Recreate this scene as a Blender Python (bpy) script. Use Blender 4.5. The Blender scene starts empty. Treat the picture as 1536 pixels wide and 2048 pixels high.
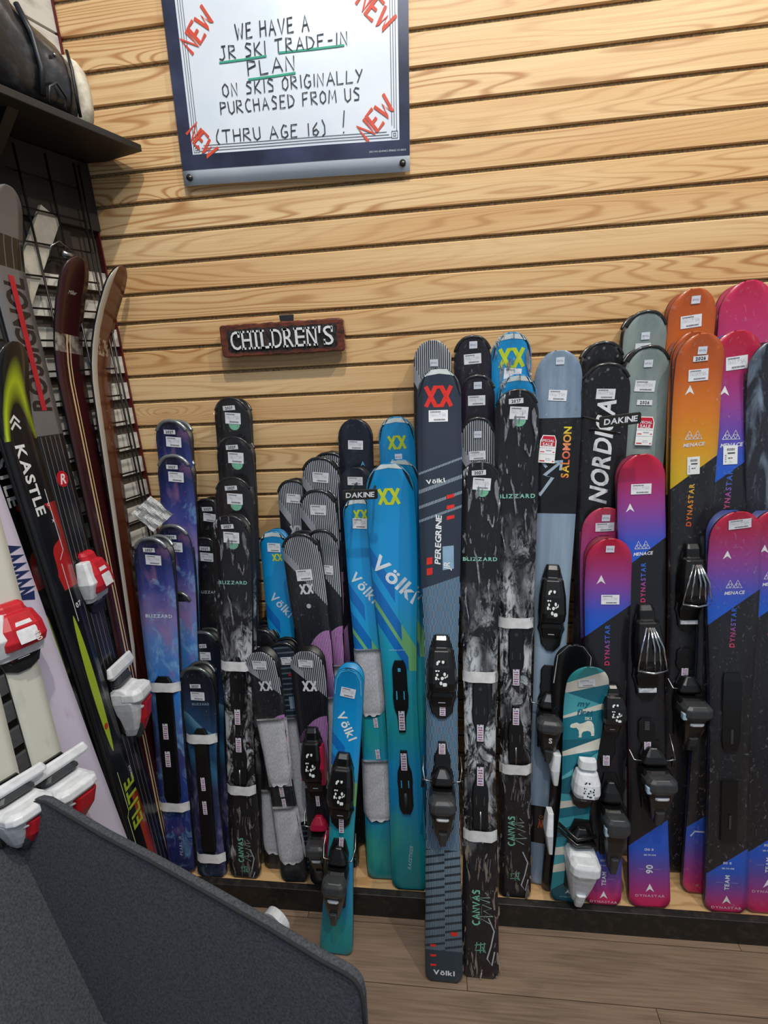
import bpy, math, random
from mathutils import Vector, Matrix
random.seed(7)
SC = bpy.context.scene
COL = SC.collection
# ------------------------------------------------------------------ camera
CAM_O = Vector((0.9537634, -1.4911607, 1.6048466)); F = 1000.0
YAW, PIT, ROL = -0.12338259, 0.29951709, 0.05614126
def cam_axes(a, b, c):
    f = Vector((math.sin(a)*math.cos(b), math.cos(a)*math.cos(b), -math.sin(b)))
    r = Vector((math.cos(a), -math.sin(a), 0)); d = f.cross(r)
    return math.cos(c)*r + math.sin(c)*d, -math.sin(c)*r + math.cos(c)*d, f
CR, CD, CF = cam_axes(YAW, PIT, ROL)
cam = bpy.data.objects.new('camera', bpy.data.cameras.new('camera')); COL.objects.link(cam)
m = Matrix((CR, -CD, -CF)).transposed().to_4x4(); m.translation = CAM_O
cam.matrix_world = m
cam.data.sensor_fit = 'VERTICAL'; cam.data.sensor_height = 36; cam.data.lens = F/2048*36
cam.data.clip_start = 0.02
SC.camera = cam
# ------------------------------------------------------------------ light
SC.view_settings.view_transform = 'Standard'; SC.view_settings.look = 'None'
SC.view_settings.gamma = 1; SC.view_settings.use_curve_mapping = False
SC.view_settings.exposure = 0.10
W = bpy.data.worlds.new('room_light'); SC.world = W; W.use_nodes = True
W.node_tree.nodes['Background'].inputs[0].default_value = (0.80, 0.90, 1.0, 1)
W.node_tree.nodes['Background'].inputs[1].default_value = 0.26
def spot(name, loc, to, power, size, ang, col, blend=.6):
    l = bpy.data.lights.new(name, 'SPOT'); l.energy = power; l.shadow_soft_size = size
    l.spot_size = math.radians(ang); l.spot_blend = blend; l.color = col
    o = bpy.data.objects.new(name, l); COL.objects.link(o); o.location = loc
    o.rotation_euler = (Vector(to)-Vector(loc)).to_track_quat('-Z', 'Y').to_euler()
def area(name, loc, to, power, sx, sy, col):
    l = bpy.data.lights.new(name, 'AREA'); l.shape = 'RECTANGLE'; l.size = sx; l.size_y = sy
    l.energy = power; l.color = col
    o = bpy.data.objects.new(name, l); COL.objects.link(o); o.location = loc
    o.rotation_euler = (Vector(to)-Vector(loc)).to_track_quat('-Z', 'Y').to_euler()
spot('track_spot', (1.05, -1.25, 3.9), (0.85, 0, 1.75), 130, .03, 78, (1.0, .90, .76))
spot('track_spot', (2.3, -1.2, 3.8), (1.5, 0, 1.6), 122, .04, 80, (1.0, .92, .80))
area('ceiling_panel', (1.2, -2.2, 3.9), (1.1, -.2, 1.0), 34, 2.4, 1.0, (.86, .93, 1.0))

# ------------------------------------------------------------------ geometry of the view: a pixel of the photo to a point on a plane
def ray(u, v): return ((u-768)/F*CR + (v-1024)/F*CD + CF)
def at_y(u, v, y): d = ray(u, v); return CAM_O + d*((y-CAM_O.y)/d.y)
def at_z(u, v, z): d = ray(u, v); return CAM_O + d*((z-CAM_O.z)/d.z)
TH = math.radians(16.65)
WN = Vector((math.cos(TH), -math.sin(TH), 0)); WD = Vector((-math.sin(TH), -math.cos(TH), 0))
def on_left(u, v, off): d = ray(u, v); return CAM_O + d*((off-CAM_O.dot(WN))/d.dot(WN))
def lw(t, off, z): return WD*t + WN*off + Vector((0, 0, z))

# ------------------------------------------------------------------ materials
def lin(c): return c/12.92 if c <= .04045 else ((c+.055)/1.055)**2.4
def hx(s, a=1):
    s = s.lstrip('#'); return tuple(lin(int(s[i:i+2], 16)/255) for i in (0, 2, 4)) + (a,)
class X:
    def __init__(s, nt, v): s.nt = nt; s.v = v
    def _m(s, op, *o, clamp=False):
        n = s.nt.nodes.new('ShaderNodeMath'); n.operation = op; n.use_clamp = clamp
        for i, q in enumerate((s,)+o):
            v = q.v if isinstance(q, X) else q
            if isinstance(v, (int, float)): n.inputs[i].default_value = v
            else: s.nt.links.new(v, n.inputs[i])
        return X(s.nt, n.outputs[0])
    def __add__(s, o): return s._m('ADD', o)
    __radd__ = __add__
    def __sub__(s, o): return s._m('SUBTRACT', o)
    def __rsub__(s, o): return X(s.nt, o)._m('SUBTRACT', s)
    def __mul__(s, o): return s._m('MULTIPLY', o)
    __rmul__ = __mul__
    def __truediv__(s, o): return s._m('DIVIDE', o)
    def __gt__(s, o): return s._m('GREATER_THAN', o)
    def __lt__(s, o): return s._m('LESS_THAN', o)
    def fract(s): return s._m('FRACT')
    def floor(s): return s._m('FLOOR')
    def abs(s): return s._m('ABSOLUTE')
    def sin(s): return s._m('SINE')
    def pw(s, e): return s._m('POWER', e)
    def mx(s, o): return s._m('MAXIMUM', o)
    def mn(s, o): return s._m('MINIMUM', o)
    def ramp01(s, a, b): return ((s-a)/(b-a))._m('ADD', 0, clamp=True)
class N:
    def __init__(s, nt, uv=True):
        s.nt = nt
        if uv:
            u = nt.nodes.new('ShaderNodeUVMap'); sp = nt.nodes.new('ShaderNodeSeparateXYZ')
            nt.links.new(u.outputs[0], sp.inputs[0]); s.a = X(nt, sp.outputs[0]); s.s = X(nt, sp.outputs[1])
        else:
            t = nt.nodes.new('ShaderNodeTexCoord'); sp = nt.nodes.new('ShaderNodeSeparateXYZ')
            nt.links.new(t.outputs['Object'], sp.inputs[0])
            s.x, s.y, s.z = (X(nt, sp.outputs[i]) for i in range(3))
            oi = nt.nodes.new('ShaderNodeObjectInfo'); s.rnd = X(nt, oi.outputs['Random'])
    def vec(s, *c):
        n = s.nt.nodes.new('ShaderNodeCombineXYZ')
        for i, q in enumerate(c):
            if isinstance(q, X): s.nt.links.new(q.v, n.inputs[i])
            else: n.inputs[i].default_value = q
        return n.outputs[0]
    def noise(s, *c, scale=1, det=3, rough=.5, dist=0):
        n = s.nt.nodes.new('ShaderNodeTexNoise'); s.nt.links.new(s.vec(*c), n.inputs['Vector'])
        n.inputs['Scale'].default_value = scale; n.inputs['Detail'].default_value = det
        n.inputs['Roughness'].default_value = rough; n.inputs['Distortion'].default_value = dist
        return X(s.nt, n.outputs[0])
    def voro(s, *c, scale=1, rnd=1):
        n = s.nt.nodes.new('ShaderNodeTexVoronoi'); s.nt.links.new(s.vec(*c), n.inputs['Vector'])
        n.inputs['Scale'].default_value = scale; n.inputs['Randomness'].default_value = rnd
        return X(s.nt, n.outputs['Distance'])
    def mix(s, f, A, B):
        n = s.nt.nodes.new('ShaderNodeMix'); n.data_type = 'RGBA'
        for i, q in ((0, f), (6, A), (7, B)):
            if isinstance(q, X): s.nt.links.new(q.v, n.inputs[i])
            elif isinstance(q, str): n.inputs[i].default_value = hx(q)
            elif isinstance(q, tuple): n.inputs[i].default_value = q
            else: n.inputs[i].default_value = q
        return X(s.nt, n.outputs[2])
    def ramp(s, f, stops, const=False):
        n = s.nt.nodes.new('ShaderNodeValToRGB'); s.nt.links.new(f.v, n.inputs[0]); e = n.color_ramp
        e.interpolation = 'CONSTANT' if const else 'LINEAR'
        while len(e.elements) < len(stops): e.elements.new(.5)
        for q, (p, c) in zip(e.elements, stops): q.position = p
        for q, (p, c) in zip(e.elements, stops): q.color = hx(c)
        return X(s.nt, n.outputs[0])
def mat(name, col='#808080', rough=.5, metal=0, fn=None, uv=True, bump=None, coat=0, spec=.5, emit=0):
    mt = bpy.data.materials.new(name); mt.use_nodes = True; nt = mt.node_tree
    b = nt.nodes['Principled BSDF']
    b.inputs['Roughness'].default_value = rough; b.inputs['Metallic'].default_value = metal
    b.inputs['Coat Weight'].default_value = coat; b.inputs['Coat Roughness'].default_value = .12
    b.inputs['Specular IOR Level'].default_value = spec
    b.inputs['Base Color'].default_value = hx(col)
    if fn or bump:
        n = N(nt, uv)
        if fn:
            c = fn(n); nt.links.new(c.v, b.inputs['Base Color'])
        if bump:
            h, st, ds = bump(n)
            bn = nt.nodes.new('ShaderNodeBump'); bn.inputs['Strength'].default_value = st; bn.inputs['Distance'].default_value = ds
            nt.links.new(h.v, bn.inputs['Height']); nt.links.new(bn.outputs[0], b.inputs['Normal'])
    return mt
def flat(col, rough=.45, metal=0, name=None, coat=0):
    k = (col, rough, metal, coat)
    if k not in _fl: _fl[k] = grainy(name or 'plain_'+col.strip('#'), col, rough, metal, coat)
    return _fl[k]
_fl = {}
def grainy(name, col, rough, metal, coat=0):
    def fn(n):
        k = n.noise(n.x*60, n.y*60, n.z*60, det=4)
        return n.mix(k.ramp01(.25, .8), tuple(c*.82 for c in hx(col)[:3])+(1,), tuple(min(1, c*1.12) for c in hx(col)[:3])+(1,))
    return mat(name, col, rough, metal, fn, uv=False, coat=coat)

# ------------------------------------------------------------------ mesh helpers
def link(name, verts, faces, mt=None, parent=None, smooth=False, uv=None, mw=None, mi=None):
    me = bpy.data.meshes.new(name); me.from_pydata([tuple(v) for v in verts], [], faces)
    if uv is not None:
        ul = me.uv_layers.new(name='UVMap')
        for lp in me.loops: ul.data[lp.index].uv = uv[lp.vertex_index]
    for q in (mt if isinstance(mt, (list, tuple)) else [mt]):
        if q: me.materials.append(q)
    if mi: me.polygons.foreach_set('material_index', mi)
    if smooth: me.polygons.foreach_set('use_smooth', [True]*len(faces))
    me.update()
    o = bpy.data.objects.new(name, me); COL.objects.link(o)
    if parent: o.parent = parent
    if mw is not None: o.matrix_world = mw
    return o
def box_vf(x0, x1, y0, y1, z0, z1):
    v = [(x, y, z) for z in (z0, z1) for y in (y0, y1) for x in (x0, x1)]
    return v, [(0, 2, 3, 1), (4, 5, 7, 6), (0, 1, 5, 4), (2, 6, 7, 3), (0, 4, 6, 2), (1, 3, 7, 5)]
def box(name, x0, x1, y0, y1, z0, z1, mt, parent=None, bev=0):
    v, f = box_vf(x0, x1, y0, y1, z0, z1); o = link(name, v, f, mt, parent)
    if bev: bevel(o, bev)
    return o
def bevel(o, w, seg=2):
    b = o.modifiers.new('bevel', 'BEVEL'); b.width = w; b.segments = seg; b.limit_method = 'ANGLE'
def tube_vf(pts, r, n=8, base=0):
    pts = [Vector(p) for p in pts]; V = []; Fc = []
    up = Vector((0.13, .21, .97))
    for i, p in enumerate(pts):
        t = (pts[min(i+1, len(pts)-1)]-pts[max(i-1, 0)]).normalized()
        a = t.cross(up)
        if a.length < 1e-3: a = t.cross(Vector((1, 0, 0)))
        a.normalize(); b = t.cross(a)
        rr = r[i] if isinstance(r, (list, tuple)) else r
        for k in range(n): V.append(p + (a*math.cos(k*6.2832/n)+b*math.sin(k*6.2832/n))*rr)
        if i:
            for k in range(n):
                q = base+(i-1)*n; Fc.append((q+k, q+(k+1) % n, q+n+(k+1) % n, q+n+k))
    Fc.append(tuple(base+k for k in range(n))[::-1]); Fc.append(tuple(base+(len(pts)-1)*n+k for k in range(n)))
    return V, Fc
def tube(name, pts, r, mt, parent=None, n=8, mw=None):
    v, f = tube_vf(pts, r, n); return link(name, v, f, mt, parent, True, mw=mw)
def thing(name, label, cat, loc=(0, 0, 0), group=None):
    o = bpy.data.objects.new(name, None); COL.objects.link(o); o.location = loc; o.empty_display_size = .05
    o['label'] = label; o['category'] = cat
    if group: o['group'] = group
    return o
def tag(o, label, cat, group=None):
    o['label'] = label; o['category'] = cat
    if group: o['group'] = group
    return o
def struct(o): o['kind'] = 'structure'; return o

# glyph meshes of the built-in font
GL = {}
def make_glyphs():
    chars = 'ABCDEFGHIJKLMNOPQRSTUVWXYZabcdefghijklmnopqrstuvwxyz0123456789-!().,\''+'\u00f6\u00c4\u00a9'
    tmp = []
    for bold in (0, 1):
        for ch in chars:
            cu = bpy.data.curves.new('g', 'FONT'); cu.body = ch; cu.size = 1; cu.offset = .028*bold; cu.resolution_u = 3
            o = bpy.data.objects.new('g', cu); COL.objects.link(o); tmp.append((bold, ch, o))
    dg = bpy.context.evaluated_depsgraph_get()
    for bold, ch, o in tmp:
        me = bpy.data.meshes.new_from_object(o.evaluated_get(dg))
        vs = [(v.co.x, v.co.y) for v in me.vertices]; fs = [tuple(p.vertices) for p in me.polygons]
        x0 = min(v[0] for v in vs); x1 = max(v[0] for v in vs)
        GL[(bold, ch)] = ([(x-x0, y) for x, y in vs], fs, x1-x0)
        bpy.data.meshes.remove(me)
    for _, _, o in tmp:
        c = o.data; bpy.data.objects.remove(o); bpy.data.curves.remove(c)
make_glyphs()
def layout(txt, bold=1, gap=.09, shear=0, xs=1):
    """2D verts/faces with cap height about 0.7, centred on x"""
    V = []; Fc = []; x = 0
    for ch in txt:
        if ch == ' ': x += .33*xs; continue
        v, f, w = GL[(bold, ch)]; b = len(V)
        V += [(x+p*xs+q*shear, q) for p, q in v]; Fc += [tuple(b+i for i in t) for t in f]
        x += w*xs+gap
    x -= gap
    return [(p-x/2, q-.35) for p, q in V], Fc, x
# handwriting strokes, unit height, x 0..0.62
HW = {'A': [[(0, 0), (.3, 1), (.6, 0)], [(.12, .38), (.5, .4)]], 'B': [[(0, 0), (0, 1), (.4, .95), (.45, .7), (.05, .55), (.5, .4), (.45, .08), (0, 0)]],
 'C': [[(.5, .9), (.25, 1), (.03, .7), (.03, .3), (.22, 0), (.52, .08)]], 'D': [[(0, 0), (0, 1), (.35, .85), (.55, .5), (.4, .15), (0, 0)]],
 'E': [[(.5, 1), (.05, .97), (0, 0), (.5, .03)], [(.02, .5), (.4, .53)]], 'F': [[(.5, 1), (.03, .97), (0, 0)], [(.02, .5), (.4, .54)]],
 'G': [[(.5, .88), (.25, 1), (.02, .6), (.05, .15), (.3, 0), (.52, .2), (.52, .45), (.3, .45)]], 'H': [[(0, 0), (.02, 1)], [(.5, 0), (.52, 1)], [(0, .5), (.5, .54)]],
 'I': [[(.05, 0), (.07, 1)]], 'J': [[(.45, 1), (.43, .2), (.25, 0), (.03, .12)], [(.25, 1), (.6, 1)]], 'K': [[(0, 0), (.02, 1)], [(.5, 1), (.04, .45), (.52, 0)]],
 'L': [[(.02, 1), (0, 0), (.5, .04)]], 'M': [[(0, 0), (.08, 1), (.33, .3), (.6, 1), (.66, 0)]], 'N': [[(0, 0), (.04, 1), (.48, .02), (.52, 1)]],
 'O': [[(.28, 1), (.03, .7), (.05, .2), (.28, 0), (.52, .25), (.52, .75), (.28, 1)]], 'P': [[(0, 0), (.03, 1), (.42, .93), (.48, .65), (.02, .48)]],
 'R': [[(0, 0), (.03, 1), (.42, .93), (.46, .65), (.03, .5), (.52, 0)]], 'S': [[(.5, .9), (.2, 1), (.04, .75), (.45, .42), (.42, .08), (.02, .05)]],
 'T': [[(.28, 0), (.3, 1)], [(0, .97), (.62, 1)]], 'U': [[(0, 1), (.03, .2), (.25, 0), (.5, .2), (.52, 1)]], 'V': [[(0, 1), (.27, 0), (.56, 1)]],
 'W': [[(0, 1), (.16, 0), (.34, .7), (.52, 0), (.7, 1)]], 'X': [[(0, 0), (.5, 1)], [(0, 1), (.52, 0)]], 'Y': [[(0, 1), (.28, .5)], [(.58, 1), (.16, 0)]],
 '1': [[(.1, 0), (.12, 1)]], '6': [[(.4, 1), (.08, .5), (.08, .12), (.3, 0), (.48, .22), (.3, .45), (.08, .3)]], '-': [[(.05, .5), (.4, .52)]],
 '!': [[(.12, .3), (.16, 1.1)], [(.1, .02), (.13, .08)]], '(': [[(.3, 1.1), (.08, .6), (.1, .2), (.25, -.15)]], ')': [[(.05, 1.15), (.25, .7), (.22, .1), (.0, -.1)]]}
def hand(txt, jit=.03, gap=.2, rs=None):
    rs = rs or random.Random(len(txt)); P = []; x = 0
    for ch in txt:
        if ch == ' ': x += .55; continue
        w = max(p[0] for s in HW[ch] for p in s)
        for s in HW[ch]: P.append([(x+p[0]+rs.uniform(-jit, jit), p[1]+rs.uniform(-jit, jit)) for p in s])
        x += w+gap
    x -= gap
    return [[(p[0]-x/2, p[1]-.5) for p in s] for s in P], x
def stroke_vf(polys, wd):
    V = []; Fc = []
    for pl in polys:
        n = len(pl)
        for i, p in enumerate(pl):
            a = pl[max(i-1, 0)]; b = pl[min(i+1, n-1)]; dx, dy = b[0]-a[0], b[1]-a[1]; l = math.hypot(dx, dy) or 1
            k = 1.0
            if 0 < i < n-1:
                e1 = (p[0]-a[0], p[1]-a[1]); e2 = (b[0]-p[0], b[1]-p[1])
                l1 = math.hypot(*e1) or 1; l2 = math.hypot(*e2) or 1
                c = (e1[0]*e2[0]+e1[1]*e2[1])/(l1*l2); k = min(1.25, 1/max(.35, math.sqrt(max(0, (1+c)/2))))
            nx, ny = -dy/l*wd/2*k, dx/l*wd/2*k
            V += [(p[0]+nx, p[1]+ny), (p[0]-nx, p[1]-ny)]
            if i: q = len(V)-4; Fc.append((q, q+1, q+3, q+2))
    return V, Fc

# ================================================================== the room
def pine(n):
    r = n.rnd
    x = n.x+r*31
    kn = n.voro(x*1.5, n.z*6.5+r*13, r*9, scale=1)
    kd = (kn*-1+.30).mx(0)
    f1 = n.noise(x*.75, n.z*9, r*40, det=2, rough=.4)+kd*kd*4.0
    rg = (f1*150+n.z*170+n.noise(x*5, n.z*40, r*3, det=2)*1.8).sin()
    rg = rg.ramp01(-.1, 1.0).pw(1.8)
    amp = n.noise(x*.8, n.z*7, r*17+5, det=1).ramp01(.38, .62)
    fine = n.noise(x*2.5, n.z*330, r*5, det=4).ramp01(.3, .75)
    base = n.mix(r, '#dfb984', '#d3a874')
    base = n.mix(n.noise(x*.7, n.z*9, r, det=2).ramp01(.35, .7), base, '#e8cb9c')
    c = n.mix(fine*.42, base, '#b88650')
    c = n.mix(rg*(amp*.72+.10), c, '#a8703e')
    c = n.mix((1-kn.ramp01(.03, .09))*.5, c, '#a0622f')
    return n.mix((1-kn.ramp01(.015, .04))*.7, c, '#7a4020')
M_PINE = mat('pine_slat', rough=.42, fn=pine, uv=False, coat=.15)
M_MDF = mat('groove_board', rough=.9, uv=False, fn=lambda n: n.mix(n.noise(n.x*170, n.y*170, n.z*170, det=4).ramp01(.3, .7), '#5c4a34', '#9c845e'))
M_BLK = flat('#161514', .55, name='black_board')
PT = .0762; Z0 = 2.35
def slat_mesh(x0, x1):
    b = .0022; h0, h1 = -.0335, .0335
    prof = [(0, h0+b), (0, h1-b), (b, h1), (.0065, h1), (.0065, h0), (b, h0)]
    V = [(x, y, z) for x in (x0, x1) for y, z in prof]; n = 6
    Fc = [tuple((i, i+n, (i+1) % n+n, (i+1) % n)) for i in range(n)]+[tuple(range(n))[::-1][::-1], tuple(range(n, 2*n))[::-1]]
    return V, Fc
wall = struct(box('wall_back', -.01, 3.0, .0065, .05, 0, 3.2, M_MDF))
V, Fc = slat_mesh(.002, 3.0)
first = None
for k in range(-10, 30):
    z = Z0-(k+.5)*PT
    if first is None: first = o = link('slat', V, Fc, M_PINE, wall)
    else:
        o = first.copy(); COL.objects.link(o)
    o.location = (0, 0, z)
# left wall (turned 17 degrees outward): white slats low, dark board above, pale braces
LM = Matrix((WD, WN, Vector((0, 0, 1)))).transposed().to_4x4()   # local x = along wall towards camera, y = into the room
M_WHITE = mat('painted_white_slat', rough=.6, uv=False, fn=lambda n: n.mix(n.noise(n.x*14, n.y*14, n.z*30, det=5).ramp01(.45, .75), '#cfcdc6', '#8d8a82'))
M_DARKW = flat('#2b2521', .8, name='dark_panelling')
wl = struct(box('wall_left', 0, 2.0, -.06, -.012, 0, 3.2, flat('#4b4238', .85, name='slat_backing'))); wl.matrix_world = LM
first = None
for k in range(0, 30):
    z = Z0-(k+.5)*PT
    if z > 1.86 and z < 2.17: continue
    h = .024
    if first is None:
        v, f = box_vf(0.004, 2.0, -.012, 0, -h, h); first = o = link('slat', v, f, M_WHITE, wl)
    else: o = first.copy(); COL.objects.link(o)
    o.location = (0, 0, z)
for k in range(0, 8):
    z = 2.19+k*.125; o = box('plank', 0.004, 2.0, -.012, 0, z, z+.118, M_WHITE, wl)
struct(box('trim_1', 0, .004, -.010, .006, 0, 3.2, flat('#5a1512', .6, name='red_corner_strip'), None)).matrix_world = LM
o = box('panel', .0, 2.0, -.012, .012, 1.985, 2.15, M_DARKW, wl)
o = box('panel', .09, 2.0, -.012, .001, 1.86, 1.985, M_DARKW, wl)
for i, (t0, z0, t1, z1, w) in enumerate(((.15, 2.0, .34, 1.69, .026), (.085, 1.87, .2, 1.70, .016), (.30, 1.96, .5, 1.72, .024))):
    d = Vector((t1-t0, 0, z1-z0)); nn = Vector((-d.z, 0, d.x)).normalized()*w
    q = [Vector((t0, 0, z0))-nn, Vector((t0, 0, z0))+nn, Vector((t1, 0, z1))+nn, Vector((t1, 0, z1))-nn]
    v = [(p.x, y, p.z) for y in (.013, .024) for p in q]
    link('brace', v, [(0, 1, 2, 3), (4, 7, 6, 5), (0, 4, 5, 1), (1, 5, 6, 2), (2, 6, 7, 3), (3, 7, 4, 0)], flat('#b9b3a6', .6, name='pale_brace'), wl)
# floor planks
def plankf(n):
    r = n.rnd; x = n.x+r*23
    f1 = n.noise(x*1.5, n.y*10, r*30, det=3)
    rg = (f1*30+n.y*20).sin().ramp01(-.2, 1)
    fine = n.noise(x*7, n.y*190, r*9, det=4).ramp01(.3, .7)
    c = n.mix(r, '#806a58', '#6b5848')
    c = n.mix(rg*.45, c, '#4c3c30')
    return n.mix(fine*.45, c, '#a08b76')
M_PLANK = mat('floor_plank', rough=.42, fn=plankf, uv=False, bump=lambda n: (n.noise(n.x*6, n.y*200, n.rnd*9, det=3), .15, .002))
flo = struct(box('floor', -1.2, 3.2, -2.6, .05, -.05, -.006, flat('#1c1712', .9, name='plank_joint')))
sx = at_z(1037, 1940, 0).x
sh = None
for r in range(15):
    y0 = -.30-(r+1)*.148
    for c in range(-2, 3):
        x0 = sx+c*1.22+((r*.47) % 1.22 if r != 3 else 0)-(.61 if r != 3 else 0)
        if sh is None:
            v, f = box_vf(.0008, 1.2192, .0008, .1472, -.006, 0); sh = o = link('plank', v, f, M_PLANK, flo)
        else: o = sh.copy(); COL.objects.link(o)
        o.location = (x0, y0, 0)
# raised deck in front of the slatwall with a black trim board
DZ = .088
M_DECK = mat('deck_pine', rough=.5, fn=lambda n: n.mix((n.noise(n.x*3, n.y*16, 3.3, det=3)*32+(n.voro(n.x*3.3, n.y*6, 1.0)*-1+.3).mx(0)*9).sin().ramp01(.1, 1)*.5, '#cda878', '#94683f'), uv=False)
box('deck', .0, 3.0, -.410, .0, .0, DZ-.001, M_DECK).update_tag()
D = bpy.data.objects['deck']; tag(D, 'raised pine plywood deck under the row of standing skis', 'platform')
o = box('trim_board', -.30, 3.0, -.431, -.4105, 0, DZ, mat('black_trim', rough=.5, uv=False, fn=lambda n: n.mix(n.noise(n.x*50, n.y*50, n.z*50, det=5).ramp01(.5, .8), '#131211', '#35302b'))); bevel(o, .0015)
tag(o, 'long black board edging the front of the ski deck', 'board')

# ================================================================== skis
M_EDGE = flat('#15161a', .35, name='ski_sidewall'); M_STEEL = flat('#9a9ca0', .3, 1, name='steel')
M_CHROME = mat('chrome', '#dfe3e6', .12, 1); M_BP = flat('#0f1012', .32, name='black_plastic', coat=.3); M_GP = flat('#3a3d40', .38, name='grey_plastic')
M_WP = flat('#e4e8ee', .35, name='white_plastic'); M_RED = flat('#c01f2e', .35, name='red_plastic'); M_CRIM = flat('#b3173f', .35, name='crimson_plastic')
def labelf(n):   # uv 0..1 : printed lines of small type and a barcode strip
    w = n.noise(n.a*26, (n.s*9).floor()*3.7, det=2) > .46
    rows = ((n.s*9).fract() > .45)*w*(n.a > .08)
    top = (n.s > .80)*(n.s < .90)*(n.a < .62)*(n.a > .08)*(n.noise(n.a*60, 1.0, det=1) > .38)
    body = rows*(n.s > .42)*(n.s < .76)*(n.a < .9)*.45
    bar = (n.s > .10)*(n.s < .24)*(n.a > .26)*(n.a < .86)*(n.noise(n.a*110, 2.0, det=1) > .45)
    return n.mix((top*.8).mx(body).mx(bar*.9), '#e9ebf4', '#2a2c33')
M_LABEL = mat('printed_label', rough=.35, fn=labelf)
def smallf(n):
    k = (n.s > .35)*(n.s < .62)*(n.a > .12)*(n.a < .88)*(n.noise(n.a*14, n.s*10, det=1) > .5)
    return n.mix(k*.7, '#dfe4f2', '#59628a')
M_SMALL = mat('price_square', rough=.35, fn=smallf)
def tallf(n):
    a = (n.s > .72)*(n.s < .86)*(n.a > .25)*(n.a < .8)*(n.noise(n.a*90, 1.0, det=0) > .45)
    b = (n.s > .55)*(n.s < .64)*(n.a > .3)*(n.a < .82)
    c = (n.s > .30)*(n.s < .37)*(n.a > .35)*(n.a < .65)*(n.noise(n.a*14, 5.0, det=1) > .42)
    d = (n.s > .12)*(n.s < .5)*(n.a > .12)*(n.a < .22)*(n.noise(n.s*20, 7.0, det=1) > .5)
    return n.mix(a.mx(b).mx(c).mx(d)*.9, '#eceef0', '#16181c')
M_TALL = mat('size_sticker', rough=.35, fn=tallf)
def scalef(n):
    k = ((n.s*7).fract() > .35)*(n.a > .12)*(n.a < .88)*(n.noise(n.a*9, (n.s*7).floor()*5.1, det=1) > .40)
    q = n.noise((n.s*7).floor()*3.3, 2.0, det=0)
    return n.mix(k*.85, '#e6e2ea', n.mix(q.ramp01(.3, .7), '#b0304a', '#2d3a8c'))
M_SCALE = mat('setting_scale', rough=.4, fn=scalef)
def silverf(n):
    k = n.voro(n.a*4.2, n.s*6.5, scale=1)
    return n.mix((k > .44)*1.0, '#e6ebec', '#121315')
M_PRINT = mat('silver_print', rough=.3, fn=silverf)
def saletag(n):
    red = (n.s > .60).mx((n.s < .41)*(n.s > .375)*((n.a < .32).mx(n.a > .82))).mx((n.s < .085)*(n.s > .04)*((n.a < .38).mx(n.a > .85)))
    tx = ((n.s < .55)*(n.s > .52)*(n.noise(n.a*40, 1.0, det=1) > .48)).mx((n.s < .47)*(n.s > .42)*(n.a > .4)*(n.a < .75)).mx((n.s < .33)*(n.s > .30)*(n.noise(n.a*40, 2.0, det=1) > .48)).mx((n.s < .17)*(n.s > .09)*(n.a > .42)*(n.a < .72)*(n.noise(n.a*18, n.s*20, det=1) > .45))
    ins = (n.a > .06)*(n.a < .94)*(n.s < .97)*(n.s > .02)
    c = n.mix(tx*.6, '#eef0f2', '#5a6486')
    return n.mix(red*ins, c, '#c41a36')
M_SALE = mat('sale_tag_print', rough=.4, fn=saletag)
def wrapmat(name, dens, amt, e0, e1):
    mt = bpy.data.materials.new(name); mt.use_nodes = True; nt = mt.node_tree; nt.nodes.clear()
    n = N(nt)
    h = n.noise(n.a*95, n.s*dens, det=5, rough=.65, dist=1.2)
    g = nt.nodes.new('ShaderNodeBsdfGlossy'); g.inputs['Roughness'].default_value = .09; g.inputs['Color'].default_value = (.95, .97, 1, 1)
    bn = nt.nodes.new('ShaderNodeBump'); bn.inputs['Strength'].default_value = 1; bn.inputs['Distance'].default_value = .016
    nt.links.new(h.v, bn.inputs['Height']); nt.links.new(bn.outputs[0], g.inputs['Normal'])
    t = nt.nodes.new('ShaderNodeBsdfTransparent'); t.inputs[0].default_value = (.97, .98, .98, 1)
    mx = nt.nodes.new('ShaderNodeMixShader')
    f = (n.noise(n.a*(110 if dens > 30 else 75), n.s*(70 if dens > 30 else 16), 4.0, det=4, dist=1.0).ramp01(e0, e1)*amt+.018)
    nt.links.new(f.v, mx.inputs[0]); nt.links.new(t.outputs[0], mx.inputs[1]); nt.links.new(g.outputs[0], mx.inputs[2])
    out = nt.nodes.new('ShaderNodeOutputMaterial'); nt.links.new(mx.outputs[0], out.inputs[0])
    return mt
M_WRAP = wrapmat('clear_plastic_wrap', 60, .26, .60, .70); M_WRAP2 = wrapmat('crinkled_plastic_wrap', 16, .95, .58, .63)

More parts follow.
